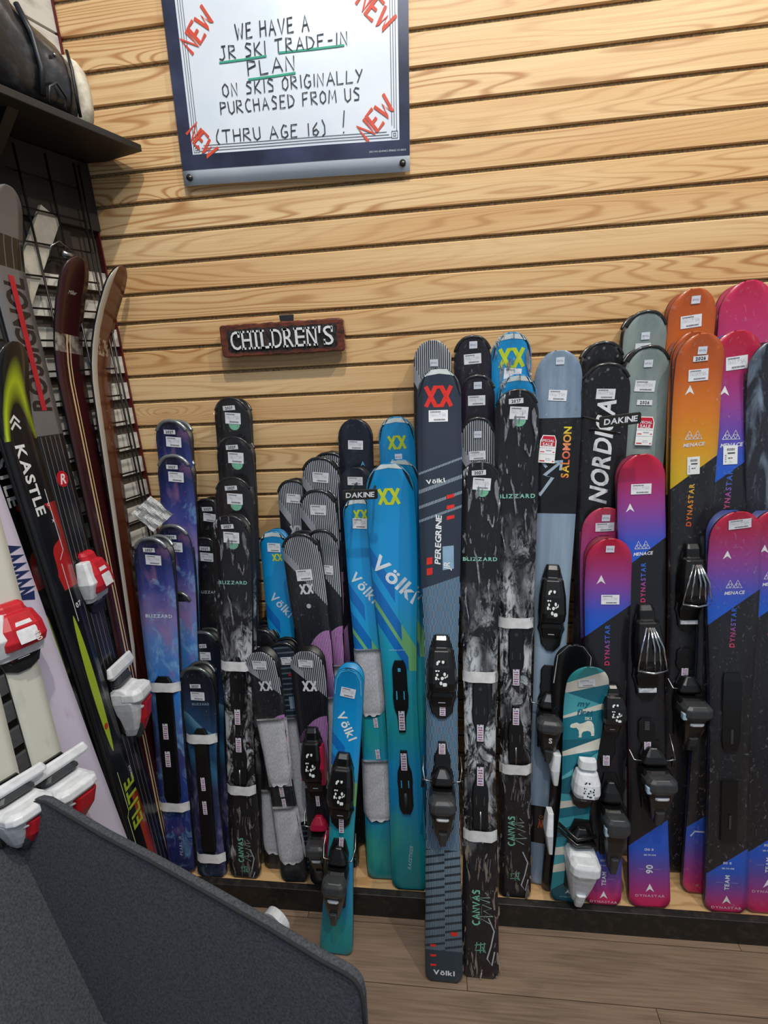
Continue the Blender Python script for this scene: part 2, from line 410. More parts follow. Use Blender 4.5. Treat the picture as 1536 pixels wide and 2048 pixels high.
class Pair:
    """two skis standing base to base; local x across, y away from the viewer, z up the ski; s = distance down from the tip"""
    def __init__(P, label, tip, tail, w, yt=None, yb=None, zb=DZ+.001, yaw=0, group=None, left=None, waist=.74, tailw=.86, curl=.019, rear=True,
                 design=None, back='#1a1a1e', cl=.15, th=.008, name='ski_pair', via=None):
        nref = WN.copy() if left else Vector((0, -1, 0))
        if left: Pt = on_left(tip[0], tip[1], left[0])
        else: Pt = at_y(tip[0], tip[1], yt-.012)
        if left: # foot given by pixel column on the floor line at distance left[1] from the wall
            d = left[1]; best = None
            # point WN*d + WD*t at height zb whose column is tail[0]
            B = WN*d+Vector((0, 0, zb)); lo, hi = -1.5, 1.5
            if via:   # foot slides along the wall until the ski passes the given point
                for _ in range(40):
                    mid = (lo+hi)/2; Tb = B+WD*mid; a_, b_ = 0., 1.
                    for _k in range(24):
                        c_ = (a_+b_)/2; q = Tb+(Pt-Tb)*c_-CAM_O
                        if q.dot(CD)/q.dot(CF)*F+1024 > via[1]: a_ = c_
                        else: b_ = c_
                    if q.dot(CR)/q.dot(CF)*F+768 > via[0]: lo = mid
                    else: hi = mid
            else:
                k = (tail[0]-768)/F
                f = lambda Q: ((Q-CAM_O).dot(CR)-k*(Q-CAM_O).dot(CF))
                a0 = f(B); a1 = f(B+WD); Tb = B+WD*(a0/(a0-a1))
        else:
            B = Vector((0, yb, zb)); k = (tail[0]-768)/F
            f = lambda Q: ((Q-CAM_O).dot(CR)-k*(Q-CAM_O).dot(CF))
            a0 = f(B); a1 = f(B+Vector((1, 0, 0))); Tb = B+Vector((a0/(a0-a1), 0, 0))
        nref = Matrix.Rotation(math.radians(yaw), 3, 'Z') @ nref
        for _ in range(2):
            ax = (Pt-Tb).normalized(); nn = (nref-ax*nref.dot(ax)).normalized()
            if _ == 0: Pt = Pt-nn*(curl+th)
        sd = ax.cross(nn)
        P.L = (Pt-Tb).length; P.T = Tb
        P.M = Matrix((sd, -nn, ax)).transposed().to_4x4(); P.M.translation = Tb
        P.W = w*((Pt-CAM_O).dot(CF))/F; P.waist = waist; P.tailw = tailw; P.curl = curl; P.cl = cl; P.th = th
        P.root = thing(name, label, 'skis' if rear else 'ski', (0, 0, 0), group); P.root.matrix_world = P.M
        P.mats = {}; P.back = back
        dm = mat('topsheet', rough=.3, fn=lambda n: design(n, P), coat=.35) if design else M_EDGE
        bm = flat(back, .4, name='ski_base')
        P.body('ski', 1, dm, bm)
        if rear: P.body('ski', -1, bm, bm)
    def hw(P, s):
        L, W = P.L, P.W/2
        r = W*1.15; sw = L*.13
        if s < sw: w = W*(.965+.035*min(1, s/sw))
        elif s < L*.57: q = (s-sw)/(L*.57-sw); w = W*(1-(1-P.waist)*(q*q*(3-2*q)))
        else: q = (s-L*.57)/(L*.43); w = W*(P.waist+(P.tailw-P.waist)*(q*q*(3-2*q)))
        if s < r: w *= math.sqrt(max(0, 1-(1-s/r)**2.15))
        e = L-s
        if e < W*.45: w *= (1-.30*(1-e/(W*.45))**2.2)
        return w
    def off(P, s): return P.curl*((P.cl-s)/P.cl)**2 if s < P.cl else 0
    def p(P, a, s, h=0, d=1): return Vector((a, -d*(P.th+P.off(s)+h), P.L-s))
    def srow(P):
        r = P.W*.6; c = [r*(1-math.cos(i/11*math.pi/2)) for i in range(12)]
        k = r
        while k < P.L-.03: k += max(.012, (P.L-r)/36); c.append(min(k, P.L-.03))
        return c+[P.L-.02, P.L-.012, P.L-.006, P.L]
    def body(P, nm, d, top, base):
        S = P.srow(); V = []; UV = []; nc = 5
        S[0] = .0008
        for s in S:
            w = P.hw(s)
            for i in range(nc):
                a = -w+2*w*i/(nc-1); V.append(P.p(a*(.985), s, 0, d)); UV.append((a, s))
            V.append(P.p(-w, s, -.0022, d)); UV.append((-w, s)); V.append(P.p(w, s, -.0022, d)); UV.append((w, s))
            V.append(P.p(-w, s, -P.th+.0008, d)); UV.append((-w, s)); V.append(P.p(w, s, -P.th+.0008, d)); UV.append((w, s))
        k = nc+4; Fc = []; MI = []
        for j in range(len(S)-1):
            A = j*k; B = A+k
            for i in range(nc-1): Fc.append((A+i, A+i+1, B+i+1, B+i)); MI.append(0)
            Fc.append((A+nc, A, B, B+nc)); MI.append(0); Fc.append((A+nc-1, A+nc+1, B+nc+1, B+nc-1)); MI.append(0)
            Fc.append((A+nc+2, A+nc, B+nc, B+nc+2)); MI.append(1); Fc.append((A+nc+1, A+nc+3, B+nc+3, B+nc+1)); MI.append(1)
            Fc.append((A+nc+3, A+nc+2, B+nc+2, B+nc+3)); MI.append(2)
        for A in (0, (len(S)-1)*k):
            Fc.append(tuple([A+nc+2, A+nc]+[A+i for i in range(nc)]+[A+nc+1, A+nc+3])); MI.append(1)
        if d < 0: Fc = [f[::-1] for f in Fc]
        return link(nm, V, Fc, [top, M_EDGE, base], P.root, True, UV, mi=MI)
    def sp(P, v, a=0):
        """distance from the tip whose image row is v"""
        lo, hi = 0.0, P.L
        def row(s): q = P.M @ P.p(a, s) - CAM_O; return 1024+F*q.dot(CD)/q.dot(CF)
        for _ in range(30):
            m = (lo+hi)/2
            if row(m) < v: lo = m
            else: hi = m
        return (lo+hi)/2
    # ---- flat print
    def plot(P, nm, V2, Fc, mt, a, s, size=1, rot=0, h=.0007, uv=None, xs=1, parent=None, clip=True):
        c, sn = math.cos(math.radians(rot)), math.sin(math.radians(rot)); V = []
        for x, y in V2:
            x *= size*xs; y *= size; px = a+x*c-y*sn; py = s-(x*sn+y*c)
            py = min(max(py, .004), P.L-.004)
            if clip: w = P.hw(py)*.965; px = max(-w, min(w, px))
            V.append(P.p(px, py, h))
        return link(nm, V, Fc, mt, parent or P.root, uv=uv)
    def text(P, t, a, s, size, col, rot=0, bold=1, gap=.09, shear=0, xs=1, grad=None, h=.0009):
        V, Fc, w = layout(t, bold, gap, shear, xs)
        if grad:
            mt = mat('letter_fade', rough=.4, fn=lambda n: n.ramp(n.a, grad))
            return P.plot('lettering', V, Fc, mt, a, s, size, rot, h, uv=[(x/w+.5, y) for x, y in V])
        return P.plot('lettering', V, Fc, flat(col, .4), a, s, size, rot, h)
    def hand(P, t, a, s, size, col, rot=0, wd=.13, gap=.2, xs=1):
        pl, w = hand(t, gap=gap); V, Fc = stroke_vf(pl, wd)
        return P.plot('lettering', V, Fc, flat(col, .5), a, s, size, rot, xs=xs)
    def strokes(P, nm, pl, wd, col, a, s, size, rot=0, h=.0008):
        V, Fc = stroke_vf(pl, wd); return P.plot(nm, V, Fc, flat(col, .4), a, s, size, rot, h)
    def poly(P, nm, pts, col, a, s, size=1, rot=0, h=.0008, mt=None):
        return P.plot(nm, pts, [tuple(range(len(pts)))], mt or flat(col, .4), a, s, size, rot, h)
    def card(P, nm, w, l, mt, a, s, rot=0, h=.0016, n=5, cut=0):
        V2 = []; UV = []; Fc = []
        for j in range(n+1):
            for i in range(4):
                x = -w/2+w*i/3; y = l/2-l*j/n
                if cut and j == 0: x *= .72
                V2.append((x, y)); UV.append((i/3, 1-j/n))
        for j in range(n):
            for i in range(3): q = j*4+i; Fc.append((q, q+4, q+5, q+1))
        o = P.plot(nm, V2, Fc, mt, a, s, 1, rot, h, uv=UV, clip=False)
        return o
    def lab(P, a, s, rot=-6, w=.046, l=.029): return P.card('price_label', w, l, M_LABEL, a, s, rot)
    def year(P, a, s, rot=-6, t='2027', w=.036):
        o = P.card('year_sticker', w, .013, flat('#e8ebf2', .4), a, s, rot, h=.0018)
        P.text(t, a, s, .0105, '#22242a', rot, h=.0023); return o
    def small(P, a, s, rot=0): return P.card('price_square', .021, .018, M_SMALL, a, s, rot, h=.0018)
    # ---- solid fittings
    def loft(P, nm, secs, mt, parent=None, a=0):
        """secs: (s, half width, h low, h high[, a shift])"""
        V = []; Fc = []
        for q in secs:
            s, w, h0, h1 = q[:4]; da = a+(q[4] if len(q) > 4 else 0)
            c = min(w*.45, (h1-h0)*.5)
            ring = [(-w, h0), (-w, h1-c), (-w+c*.35, h1-c*.3), (-w+c, h1), (w-c, h1), (w-c*.35, h1-c*.3), (w, h1-c), (w, h0)]
            for x, h in ring: V.append(P.p(x+da, min(s, P.L), h))
        n = 8
        for j in range(len(secs)-1):
            for i in range(n): Fc.append((j*n+i, j*n+(i+1) % n, (j+1)*n+(i+1) % n, (j+1)*n+i))
        Fc.append(tuple(range(n))[::-1]); Fc.append(tuple(range((len(secs)-1)*n, len(secs)*n)))
        o = link(nm, V, Fc, mt, parent or P.root)
        if max(q[3] for q in secs) > .02: bevel(o, .0022, 2)
        return o
    def tubes(P, nm, pts, r, mt, parent=None):
        return tube(nm, [P.p(a, s, h) for a, s, h in pts], r, mt, parent or P.root, 6)
    def guard(P, mt, r=.0045, ext=.045, both=True):
        for d in ((1, -1) if both else (1,)):
            pts = []
            r0 = [ext*(1-i/9) for i in range(9)]
            for s in r0: pts.append((-P.hw(max(s, .0008)), s))
            pts.append((0, .0008)); pts += [(-a, s) for a, s in pts[-2::-1]]
            tube('tip_guard', [P.p(a, s, -.003, d)+Vector((0, 0, .001)) for a, s in pts], r, mt, P.root, 8)
    def wrap(P, mt=None, s0=0, s1=None):
        S = [s for s in P.srow() if s >= s0 and (s1 is None or s <= s1)]; V = []; UV = []; Fc = []
        for s in S:
            w = P.hw(max(s, .004))+.0035
            for a, h in ((-w, -P.th-P.off(s)), (-w, .001), (-w*.8, .0042), (0, .0048), (w*.8, .0042), (w, .001), (w, -P.th-P.off(s))):
                j = math.sin(s*61+a*50)*.0007
                V.append(P.p(a, s, h+j)); UV.append((a, s))
        for j in range(len(S)-1):
            for i in range(6): q = j*7+i; Fc.append((q, q+1, q+8, q+7))
        return link('plastic_wrap', V, Fc, mt or M_WRAP, P.root, True, UV)
    def strap(P, s, w=.0145, x=1.0, a=0):
        W = P.hw(s)*x; V = []; Fc = []
        for j in range(5):
            z = s-w+2*w*j/4
            for i in range(7):
                t = -1+i/3; h = .012-.003*abs(t)**3+.0012*math.sin(i*2.1+j)
                if abs(t) == 1: h = -.002
                V.append(P.p(a+W*t*(1.03 if abs(t) == 1 else 1), z, h))
        for j in range(4):
            for i in range(6): q = j*7+i; Fc.append((q, q+1, q+8, q+7))
        o = link('foam_strap', V, Fc, flat('#dcdde0', .8, name='white_foam'), P.root, True); return o
    def sleeve(P, s0, s1):
        M = globals().setdefault('M_FELT', mat('grey_felt', rough=.95, fn=lambda n: n.mix(n.noise(n.a*300, n.s*120, det=5).ramp01(.3, .7), '#a4a6ae', '#c9cbd2')))
        V = []; Fc = []; UV = []; R = 14
        for j in range(R+1):
            s = s0+(s1-s0)*j/R; e = 1-.35*max(0, (j/R-.9)/.1)**2
            for i in range(9):
                t = -1+i/4; W = (P.hw(s)+.004)*e; h = .011*e-.006*abs(t)**4+.0012*math.sin(j*1.3+i)
                if abs(t) == 1: h = -P.th
                V.append(P.p(W*t, s+.004*math.sin(i*1.7)*(j == R), h)); UV.append((W*t, s))
        for j in range(R):
            for i in range(8): q = j*9+i; Fc.append((q, q+1, q+10, q+9))
        Fc.append(tuple(range(9))); Fc.append(tuple(range(R*9, R*9+9))[::-1])
        return link('foam_sleeve', V, Fc, M, P.root, True, UV)
    def track(P, s0, s1, flip=False, w=.021, slots=True, sc=None, rack=False, a=0):
        """bare mounting plate, wide with a narrow end"""
        l = s1-s0; q = [(0, .60), (.06, .85), (.12, 1), (.42, 1), (.5, 1.08), (.66, .98), (.78, .62), (1, .48)]
        if flip: q = [(1-t, k) for t, k in q][::-1]
        o = P.loft('mounting_plate', [(s0+t*l, w*k, 0, .007) for t, k in q], M_BP, a=a)
        f = (lambda t: s0+(1-t)*l) if flip else (lambda t: s0+t*l)
        def rect(nm, t0, t1, x0, x1, mt, h=.0077):
            A, B = f(t0), f(t1); A, B = min(A, B), max(A, B)
            P.plot(nm, [(x0, 0), (x1, 0), (x1, -(B-A)), (x0, -(B-A))], [(3, 2, 1, 0)], mt, a, A, h=h, uv=[(0, 1), (1, 1), (1, 0), (0, 0)], parent=o)
        rect('scale_sticker', .70, .97, -.0085, .0085, M_SCALE)
        if slots:
            rect('slot', .42, .54, -.012, -.009, sc or M_GP); rect('slot', .42, .54, .009, .012, sc or M_GP); rect('slot', .10, .15, -.004, .004, sc or M_GP)
        if rack:
            for k in range(6): rect('rack_tooth', .08+k*.045, .08+k*.045+.03, -.006, .006, M_STEEL)
        return o
    def toe(P, s0, s1, style='black', a=0, w=.033):
        w *= 1.15; l = s1-s0; f = lambda t: s0+t*l
        bm = {'black': M_BP, 'crim': M_BP, 'chrome': M_BP, 'white': M_WP, 'redw': M_RED}[style]
        o = P.loft('toe_piece', [(f(0), w*.45, 0, .012), (f(.05), w*.58, 0, .020), (f(.14), w*.60, 0, .024), (f(.16), w*.78, .004, .034), (f(.34), w*.97, .004, .046),
            (f(.52), w*1.02, .004, .050), (f(.62), w*.95, .004, .044), (f(.66), w*.85, .002, .026)], bm, a=a)
        P.loft('base_plate', [(f(.02), w*.5, 0, .006), (f(.2), w*.85, 0, .007), (f(.7), w*.95, 0, .008), (f(.74), w*1.02, 0, .008), (f(.80), w*.86, 0, .008), (f(.93), w*.72, 0, .007), (f(1), w*.3, 0, .006)], M_BP, o, a=a)
        P.loft('friction_pad', [(f(.67), w*.72, .006, .020), (f(.72), w*.84, .006, .019), (f(.82), w*.70, .006, .014), (f(.85), w*.55, .006, .012)], M_GP if style == 'white' else M_BP, o, a=a)
        if style == 'chrome':
            for k in (-1, -.45, .15, .6, 1): P.tubes('chrome_rib', [(a+w*.25*k, f(.2), .038), (a+w*.7*k, f(.38), .051), (a+w*.98*k, f(.62), .046)], .0026, M_CHROME, o)
            P.tubes('chrome_rim', [(a-w, f(.62), .046), (a, f(.635), .055), (a+w, f(.62), .046)], .003, M_CHROME, o)
            P.loft('white_bar', [(f(.86), w*.62, .008, .013), (f(.90), w*.62, .008, .013)], M_WP, o, a=a)
        else:
            V = [(-w*.30, -f(.26)), (w*.30, -f(.26)), (w*.42, -f(.40)), (w*.40, -f(.56)), (-w*.40, -f(.56)), (-w*.42, -f(.40))]
            P.link_h('printed_badge', V, [(5, 4, 3, 2), (5, 2, 1, 0)], {'white': mat('badge_print', rough=.3, fn=lambda n: n.mix(n.voro(n.a*5, n.s*7) > .42, '#2c3038', '#dfe6ee')), 'redw': M_WP}.get(style, M_PRINT), o, lambda y: .0015+.036+.015*min(1, max(0, (-y-f(.16))/(l*.34))), a)
            P.loft('lettering_bar', [(f(.775), w*.32, .008, .0155), (f(.80), w*.32, .008, .0155)], M_WP, o, a=a)
        if style == 'crim':
            P.loft('red_flank', [(f(.2), w*.14, .006, .030, w*.82), (f(.45), w*.2, .006, .046, w*.92), (f(.70), w*.16, .006, .034, w*.88)], M_CRIM, o, a=a)
            P.loft('red_flank', [(f(.5), w*.12, .006, .030, -w*.95), (f(.68), w*.14, .006, .024, -w*.92)], M_CRIM, o, a=a)
        if style == 'redw':
            P.loft('white_shell', [(f(.12), w*.3, .004, .030, -w*.75), (f(.45), w*.42, .004, .044, -w*.9), (f(.7), w*.3, .004, .028, -w*.8)], M_WP, o, a=a)
            P.loft('white_shell', [(f(.62), w*1.1, .002, .022), (f(.78), w*.95, .002, .018)], M_WP, o, a=a)
        if style == 'white': P.loft('white_collar', [(f(-.08), w*.62, .006, .030), (f(.08), w*.7, .006, .034)], M_WP, o, a=a)
        return o
    def link_h(P, nm, V2, Fc, mt, par, hf, a=0):
        xs = [v[0] for v in V2]; ys = [v[1] for v in V2]
        V = [P.p(a+x, -y, hf(y)) for x, y in V2]
        uv = [((x-min(xs))/(max(xs)-min(xs)), (y-min(ys))/(max(ys)-min(ys))) for x, y in V2]
        return link(nm, V, Fc, mt, par, uv=uv)
    def heel(P, s0, s1, style='black', a=0, w=.031, wires=True, txt=True):
        w *= 1.1; l = s1-s0; f = lambda t: s0+t*l
        m1 = {'black': M_BP, 'crim': M_BP, 'look': M_GP, 'white': M_WP, 'redw': M_WP}[style]; m2 = M_GP if style in ('black', 'crim', 'look') else M_WP
        o = P.loft('heel_piece', [(f(.24), w*.80, 0, .040), (f(.30), w*.95, .002, .062), (f(.44), w*.98, .002, .070), (f(.56), w*.88, .002, .066), (f(.72), w*.72, .002, .056),
            (f(.88), w*.55, .002, .044), (f(1), w*.38, .002, .030)], M_BP if style not in ('white', 'redw') else M_WP, a=a)
        P.loft('base_plate', [(f(-.1), w*.5, 0, .007), (f(.1), w*.85, 0, .008), (f(.9), w*.8, 0, .008)], M_BP, o, a=a)
        P.loft('brake_pad', [(f(-.02), w*.30, .006, .018), (f(.08), w*.7, .006, .030), (f(.17), w*.9, .006, .034), (f(.22), w*.72, .006, .026)], M_CRIM if style == 'crim' else (M_BP if style != 'redw' else M_GP), o, a=a)
        P.loft('heel_cup', [(f(.26), w*.7, .03, .075), (f(.31), w*.98, .03, .082), (f(.41), w*1.0, .03, .083), (f(.47), w*.78, .03, .076)], m2, o, a=a)
        if style == 'crim': P.loft('red_flank', [(f(.22), w*.2, .004, .05, w*.85), (f(.45), w*.22, .004, .055, w*1.0), (f(.70), w*.12, .004, .04, w*.85)], M_CRIM, o, a=a)
        if style == 'redw':
            P.loft('red_shell', [(f(.5), w*.6, .03, .078, w*.25), (f(.75), w*.5, .02, .068, w*.2), (f(.98), w*.3, .01, .045, w*.1)], M_RED, o, a=a)
            P.loft('brake_pad', [(f(-.12), w*1.3, .02, .03), (f(0), w*1.45, .02, .034), (f(.06), w*1.2, .02, .03)], M_WP, o, a=a)
        if style == 'look':
            P.loft('pivot_button', [(f(.36), w*.16, .06, .076, -w*.86), (f(.46), w*.16, .06, .076, -w*.86)], flat('#a9c3d6', .3), o, a=a)
        if txt:
            P.loft('lettering_bar', [(f(.535), w*.5, .05, .072), (f(.575), w*.5, .05, .0705)], M_WP if style != 'white' else M_GP, o, a=a)
        P.loft('lever', [(f(.80), w*.32, .04, .058), (f(.93), w*.30, .03, .050), (f(1.04), w*.24, .02, .040)], M_GP if style != 'white' else M_WP, o, a=a)
        if wires:
            W = P.hw(s0)
            for sg in (-1, 1):
                P.tubes('brake_arm', [(a+sg*w*.7, f(.16), .02), (a+sg*(W+.004), f(.14), .02), (a+sg*(W+.009), f(.05), -.004), (a+sg*(W+.006), f(-.12), -.02)], .0021, M_STEEL, o)
                P.tubes('brake_foot', [(a+sg*(W+.009), f(.20), -.008), (a+sg*(W+.011), f(.34), -.012)], .0045, M_BP, o)
        return o

# ------------------------------------------------------------------ topsheet graphics (a = across, s = from the tip, metres)
def fr(n, P): return n.s/P.L
def cosmic(n, P):
    v = fr(n, P)+(n.noise(n.a*16, n.s*9, P.L, det=3)-.5)*.10
    c = n.ramp(v, [(0, '#0c1230'), (.05, '#1b2a63'), (.15, '#3a428e'), (.23, '#8072ac'), (.29, '#5a7fc4'), (.44, '#2f7dd0'), (.55, '#4b66ac'), (.63, '#39386f'), (.70, '#223a86'), (.88, '#1d2a70'), (1, '#182050')])
    k = n.noise(n.a*22, n.s*13, 3.0, det=6, rough=.6, dist=.9)
    c = n.mix(k.ramp01(.52, .72)*(v > .12)*.75, c, '#86c0ea')
    return n.mix(n.noise(n.a*14, n.s*8, 9.0, det=4, dist=.5).ramp01(.58, .75)*.6, c, '#a9719a')
def tealwave(n, P):
    v = fr(n, P)+n.a*-1.1+(n.noise(n.a*8, n.s*3, 2.0, det=2)-.5)*.09
    c = n.ramp(v, [(0, '#0d1320'), (.12, '#101a30'), (.20, '#1c3355'), (.262, '#23456f'), (.263, '#5f8ea8'), (.32, '#1d4f77'), (.40, '#173c63'), (.46, '#2d6a92'), (.55, '#27324f'), (.8, '#23275a'), (1, '#15283c')])
    k = n.noise(n.a*30, n.s*14, 3.0, det=6, dist=.8)
    return n.mix(k.ramp01(.5, .7)*(v > .56)*.5, c, '#8d86b4')
def canvas(n, P):
    v = fr(n, P)
    k = n.noise(n.a*26, n.s*12, P.L*3, det=7, rough=.75, dist=.8); big = n.noise(n.a*13, n.s*5, 8.0, det=2)
    zone = v.ramp01(.22, .38)*(1-v.ramp01(.70, .76))
    m1 = k.ramp01(.47, .56)*zone*(big.ramp01(.40, .55)*.9+.1)
    c = n.mix(m1, '#141318', '#d4d8df')
    return n.mix((v > .76)*1.0, c, n.mix(n.noise(n.a*60, n.s*40, det=4).ramp01(.5, .8)*.25, '#17151b', '#4a4450'))
def blacksk(n, P): return n.mix(n.noise(n.a*40, n.s*9, det=5).ramp01(.5, .8)*.35, '#101014', '#4e4f5a')
def blaze(n, P):
    v = fr(n, P); st = ((n.a*175).fract() > .5)*1.0; ft = ((n.a*210).fract() > .70)
    top = n.mix(st, '#0c0c10', '#b9bdc8')
    blk = n.mix(ft*.55, '#121319', '#3b3d47')
    d1 = v - n.a*1.25
    c = n.mix(d1 > .135, top, blk)
    c = n.mix((d1 > .105)*(d1 < .135)*(n.a < -.012), c, '#9a9da8')
    pk = n.mix(ft*1.0, n.mix((v+n.a*-2.0).ramp01(.29, .40), '#c98fd0', '#6a4a74'), '#2a2230')
    d2 = v+n.a*1.1-(n.a*n.a*12)
    c = n.mix(d2 > .30, c, pk)
    c = n.mix((v-n.a*1.6-(n.a*n.a*14)) > .43, c, n.mix(ft*1.0, '#c9ccd4', '#33343c'))
    return n.mix(v > .58, c, '#1b1c22')
def cyan(n, P):
    v = fr(n, P)
    c = n.ramp(v, [(0, '#0f8ccc'), (.12, '#1292d6'), (.30, '#1a9ce4'), (.38, '#28a3c8'), (.50, '#1d9db4'), (.62, '#1c9aa6'), (.70, '#168fc8'), (.80, '#1387bd'), (.90, '#158c96'), (1, '#127f86')])
    d = v-n.a*1.35
    c = n.mix((d > .345)*(d < .43)*(v < .47), c, '#74b878')
    for p, q, x in ((.275, .315, -.002), (.345, .385, .012), (.40, .435, .028)):
        c = n.mix((d > p)*(d < q)*(n.a < x), c, '#1270c4')
    return n.mix(n.noise(n.a*16, n.s*3, 2.0, det=2).ramp01(.55, .7)*(v > .55)*.45, c, '#49b48a')
def navysk(n, P): return n.mix(n.noise(n.a*30, n.s*12, det=5, dist=1).ramp01(.5, .8)*.3, '#101627', '#3f4d68')
def purplesk(n, P): return n.mix(n.noise(n.a*30, n.s*6, det=4).ramp01(.4, .8)*.3, '#18121f', '#3c3048')
def peregrine(n, P):
    v = fr(n, P); s = n.s
    sL = P.sp(1165); hx1 = P.sp(1665); t1 = P.sp(1700)
    base = '#2c3747'
    wob = (s*48).sin()*.0022
    line = ((n.a+wob*0)*255+((s*26).fract() > .5)*.5).fract() > .42
    maze = n.mix(line, '#8fb3d2', '#1f3347')
    c = n.mix((s+n.a*.35) > sL, base, maze)
    row = (s*46+n.a*9+(n.a > .003)*.35); dash = ((n.a*330).fract() > .5)*((row).fract() > .30)
    fade = s.ramp01(t1, P.L-.03)
    tail = n.mix(dash*(1-fade*.55), '#24333f', '#8fa9bd')
    c = n.mix(s > t1, c, tail)
    c = n.mix(s > P.L-.085, c, '#2a3a47')
    # dashed rows above the name
    for px, w in ((930, .006), (965, .010), (997, .008), (1025, .007)):
        q = s+n.a*.35-P.sp(px)
        c = n.mix((q > 0)*(q < w)*((n.a*260).fract() > .5), c, '#a5b6c8')
    return c
def salomon(n, P):
    s = n.s; v = fr(n, P)
    c = n.mix(n.noise(n.a*22, n.s*2.2, 1.0, det=3, dist=.4).ramp01(.4, .7), '#7488a0', '#98adc2')
    b = (s > P.sp(836))*(s < P.sp(1027)); c = n.mix(b, c, '#15161a')
    b = (s > P.sp(1614))*(s < P.sp(1688)); return n.mix(b, c, '#14141a')
def nordica(n, P): return n.mix(n.noise(n.a*20, n.s*8, det=3).ramp01(.4, .8)*.3, '#121116', '#2c2830')
def sage(n, P):
    v = fr(n, P); c = n.mix(n.noise(n.a*18, n.s*7, det=3).ramp01(.35, .7), '#7d8b8b', '#98a6a3')
    return n.mix((v+n.a*-.8+(n.a*40).sin()*.012) > .235, c, n.mix((n.noise(n.a*12, n.s*6, 3.0, det=1) > .5), '#4b4d56', '#777d84'))
def fadeski(top, diag, dark='#1d1c22', slope=-.9, t1=None):
    def f(n, P):
        s = n.s; sd = P.sp(diag); t = sd
        c = n.ramp(s/t*.98, top)
        d = s+n.a*.75*1.0
        c = n.mix(d > sd, c, dark)
        if t1:
            s1 = P.sp(t1); e = P.L
            lo = n.ramp((s-s1)/(e-s1), [(0, '#1f5bd0'), (.22, '#2457c6'), (.45, '#5a4aa6'), (.72, '#a03582'), (.92, '#c8245c'), (1, '#c8245c')])
            c = n.mix((s+n.a*.75) > s1, c, lo)
        return c
    return f
PINK = [(0, '#bd1634'), (.2, '#b32250'), (.48, '#953d8e'), (.68, '#6a49ac'), (.86, '#3555c4'), (1, '#1f5cd0')]
ORNG = [(0, '#b5501c'), (.25, '#c25a1a'), (.55, '#d9791c'), (.8, '#dc9a20'), (1, '#d8b01e')]
def polar(n, P):
    rows = [(1335, '#2f8f94', 0), (1352, '#d9d6cc', .5), (1377, '#1d7388', .35), (1398, '#4fb0bc', -.3), (1418, '#e2e0d4', .45), (1427, '#1f7d92', .35), (1478, '#176577', .15), (1490, '#e4e2d6', .5), (1506, '#1f8094', .3), (1530, '#63bcc6', .9), (1545, '#166476', .6),
            (1590, '#49aabb', 0), (1600, '#e0ded2', .2), (1612, '#1c7488', .3), (1632, '#46a6b4', .3), (1650, '#17677a', .5), (1672, '#2a93a6', .2), (1690, '#e4e2d8', .3), (1708, '#49aabb', .2), (1722, '#dedcd0', .4), (1740, '#2b8fa0', .3), (1760, '#145465', .8)]
    c = None
    for v, col, sl in rows:
        if c is None: c = n.mix(0.0, col, col); continue
        c = n.mix((n.s+n.a*sl) > P.sp(v), c, col)
    return c
def rossi(n, P):
    s = n.s; c = '#5d5e62'; c1 = n.mix(s > P.sp(870), '#66676b', '#17181c')
    st = ((n.a+.003)*62).fract() < .1
    c1 = n.mix((s > P.sp(872))*st, c1, '#77787c')
    return n.mix((s > P.sp(470)+0)*(s < P.sp(535))*((n.a*42+.3).fract() < .9), c1, '#141316')
def kastle(n, P):
    s = n.s; q = (s-P.sp(760)); arc = (q - n.a*n.a*60+n.a*.4).abs()
    c = n.mix(n.noise(n.a*20, s*7, det=5).ramp01(.5, .8)*.3, '#0d0e13', '#3b3f45')
    c = n.mix((1-arc.ramp01(.0, .05))*(s < P.sp(880)), c, '#b6cf1e')
    r = (s > P.sp(1010))*(s < P.sp(1180))*((n.a*1.6+(s*17).sin()*.02) > (-.012))
    c = n.mix(r*(n.noise(n.a*11, s*6, 4.0, det=1) > .44), c, '#b32425')
    g = (s-P.sp(1230))/(P.sp(1500)-P.sp(1230)); wd = (g.mx(0)*(1-g).mx(0)).pw(.6)*.030
    c = n.mix((((n.a*-1-.004)).abs() < wd)*(g > 0)*(g < 1), c, '#a5bf2e')
    c = n.mix((g-.84).abs().ramp01(.0, .045)*-1+1, c, '#c23a1c') if False else c
    return n.mix((s > P.sp(1600))*(n.a > .014), c, '#a8391f')
def miller(n, P):
    s = n.s; v = s/P.L
    c = n.mix(n.noise(n.a*10, s*4, det=2).ramp01(.3, .8), '#2e1013', '#3c1517')
    tp = (s > P.sp(670))*(s < P.sp(706))
    c = n.mix(tp*n.noise(n.a*40, s*40, det=4).ramp01(.35, .6), c, '#8f8a80')
    l = ((n.a+.010).abs() < .0028).mx((n.a-.001).abs() < .0018)
    return n.mix(l*(s > P.sp(670)), c, '#cfb789')
def miller2(n, P):
    s = n.s; c = n.mix(n.noise(n.a*10, s*4, det=2).ramp01(.3, .8), '#4a170e', '#5e2012')
    tp = (s > P.sp(680))*(s < P.sp(712))
    c = n.mix(tp*(n.noise(n.a*45, s*40, det=4) > .5), c, '#9c948a')
    return n.mix(n.a < -.030, c, '#a7a096')
def whitesk(n, P): return n.mix(n.noise(n.a*26, n.s*9, det=6).ramp01(.62, .8)*.5, '#cfc8de', '#8b8898')
def creamsk(n, P): return n.mix(n.noise(n.a*26, n.s*9, det=6).ramp01(.6, .8)*.4, '#cfd0c6', '#8e8d80')

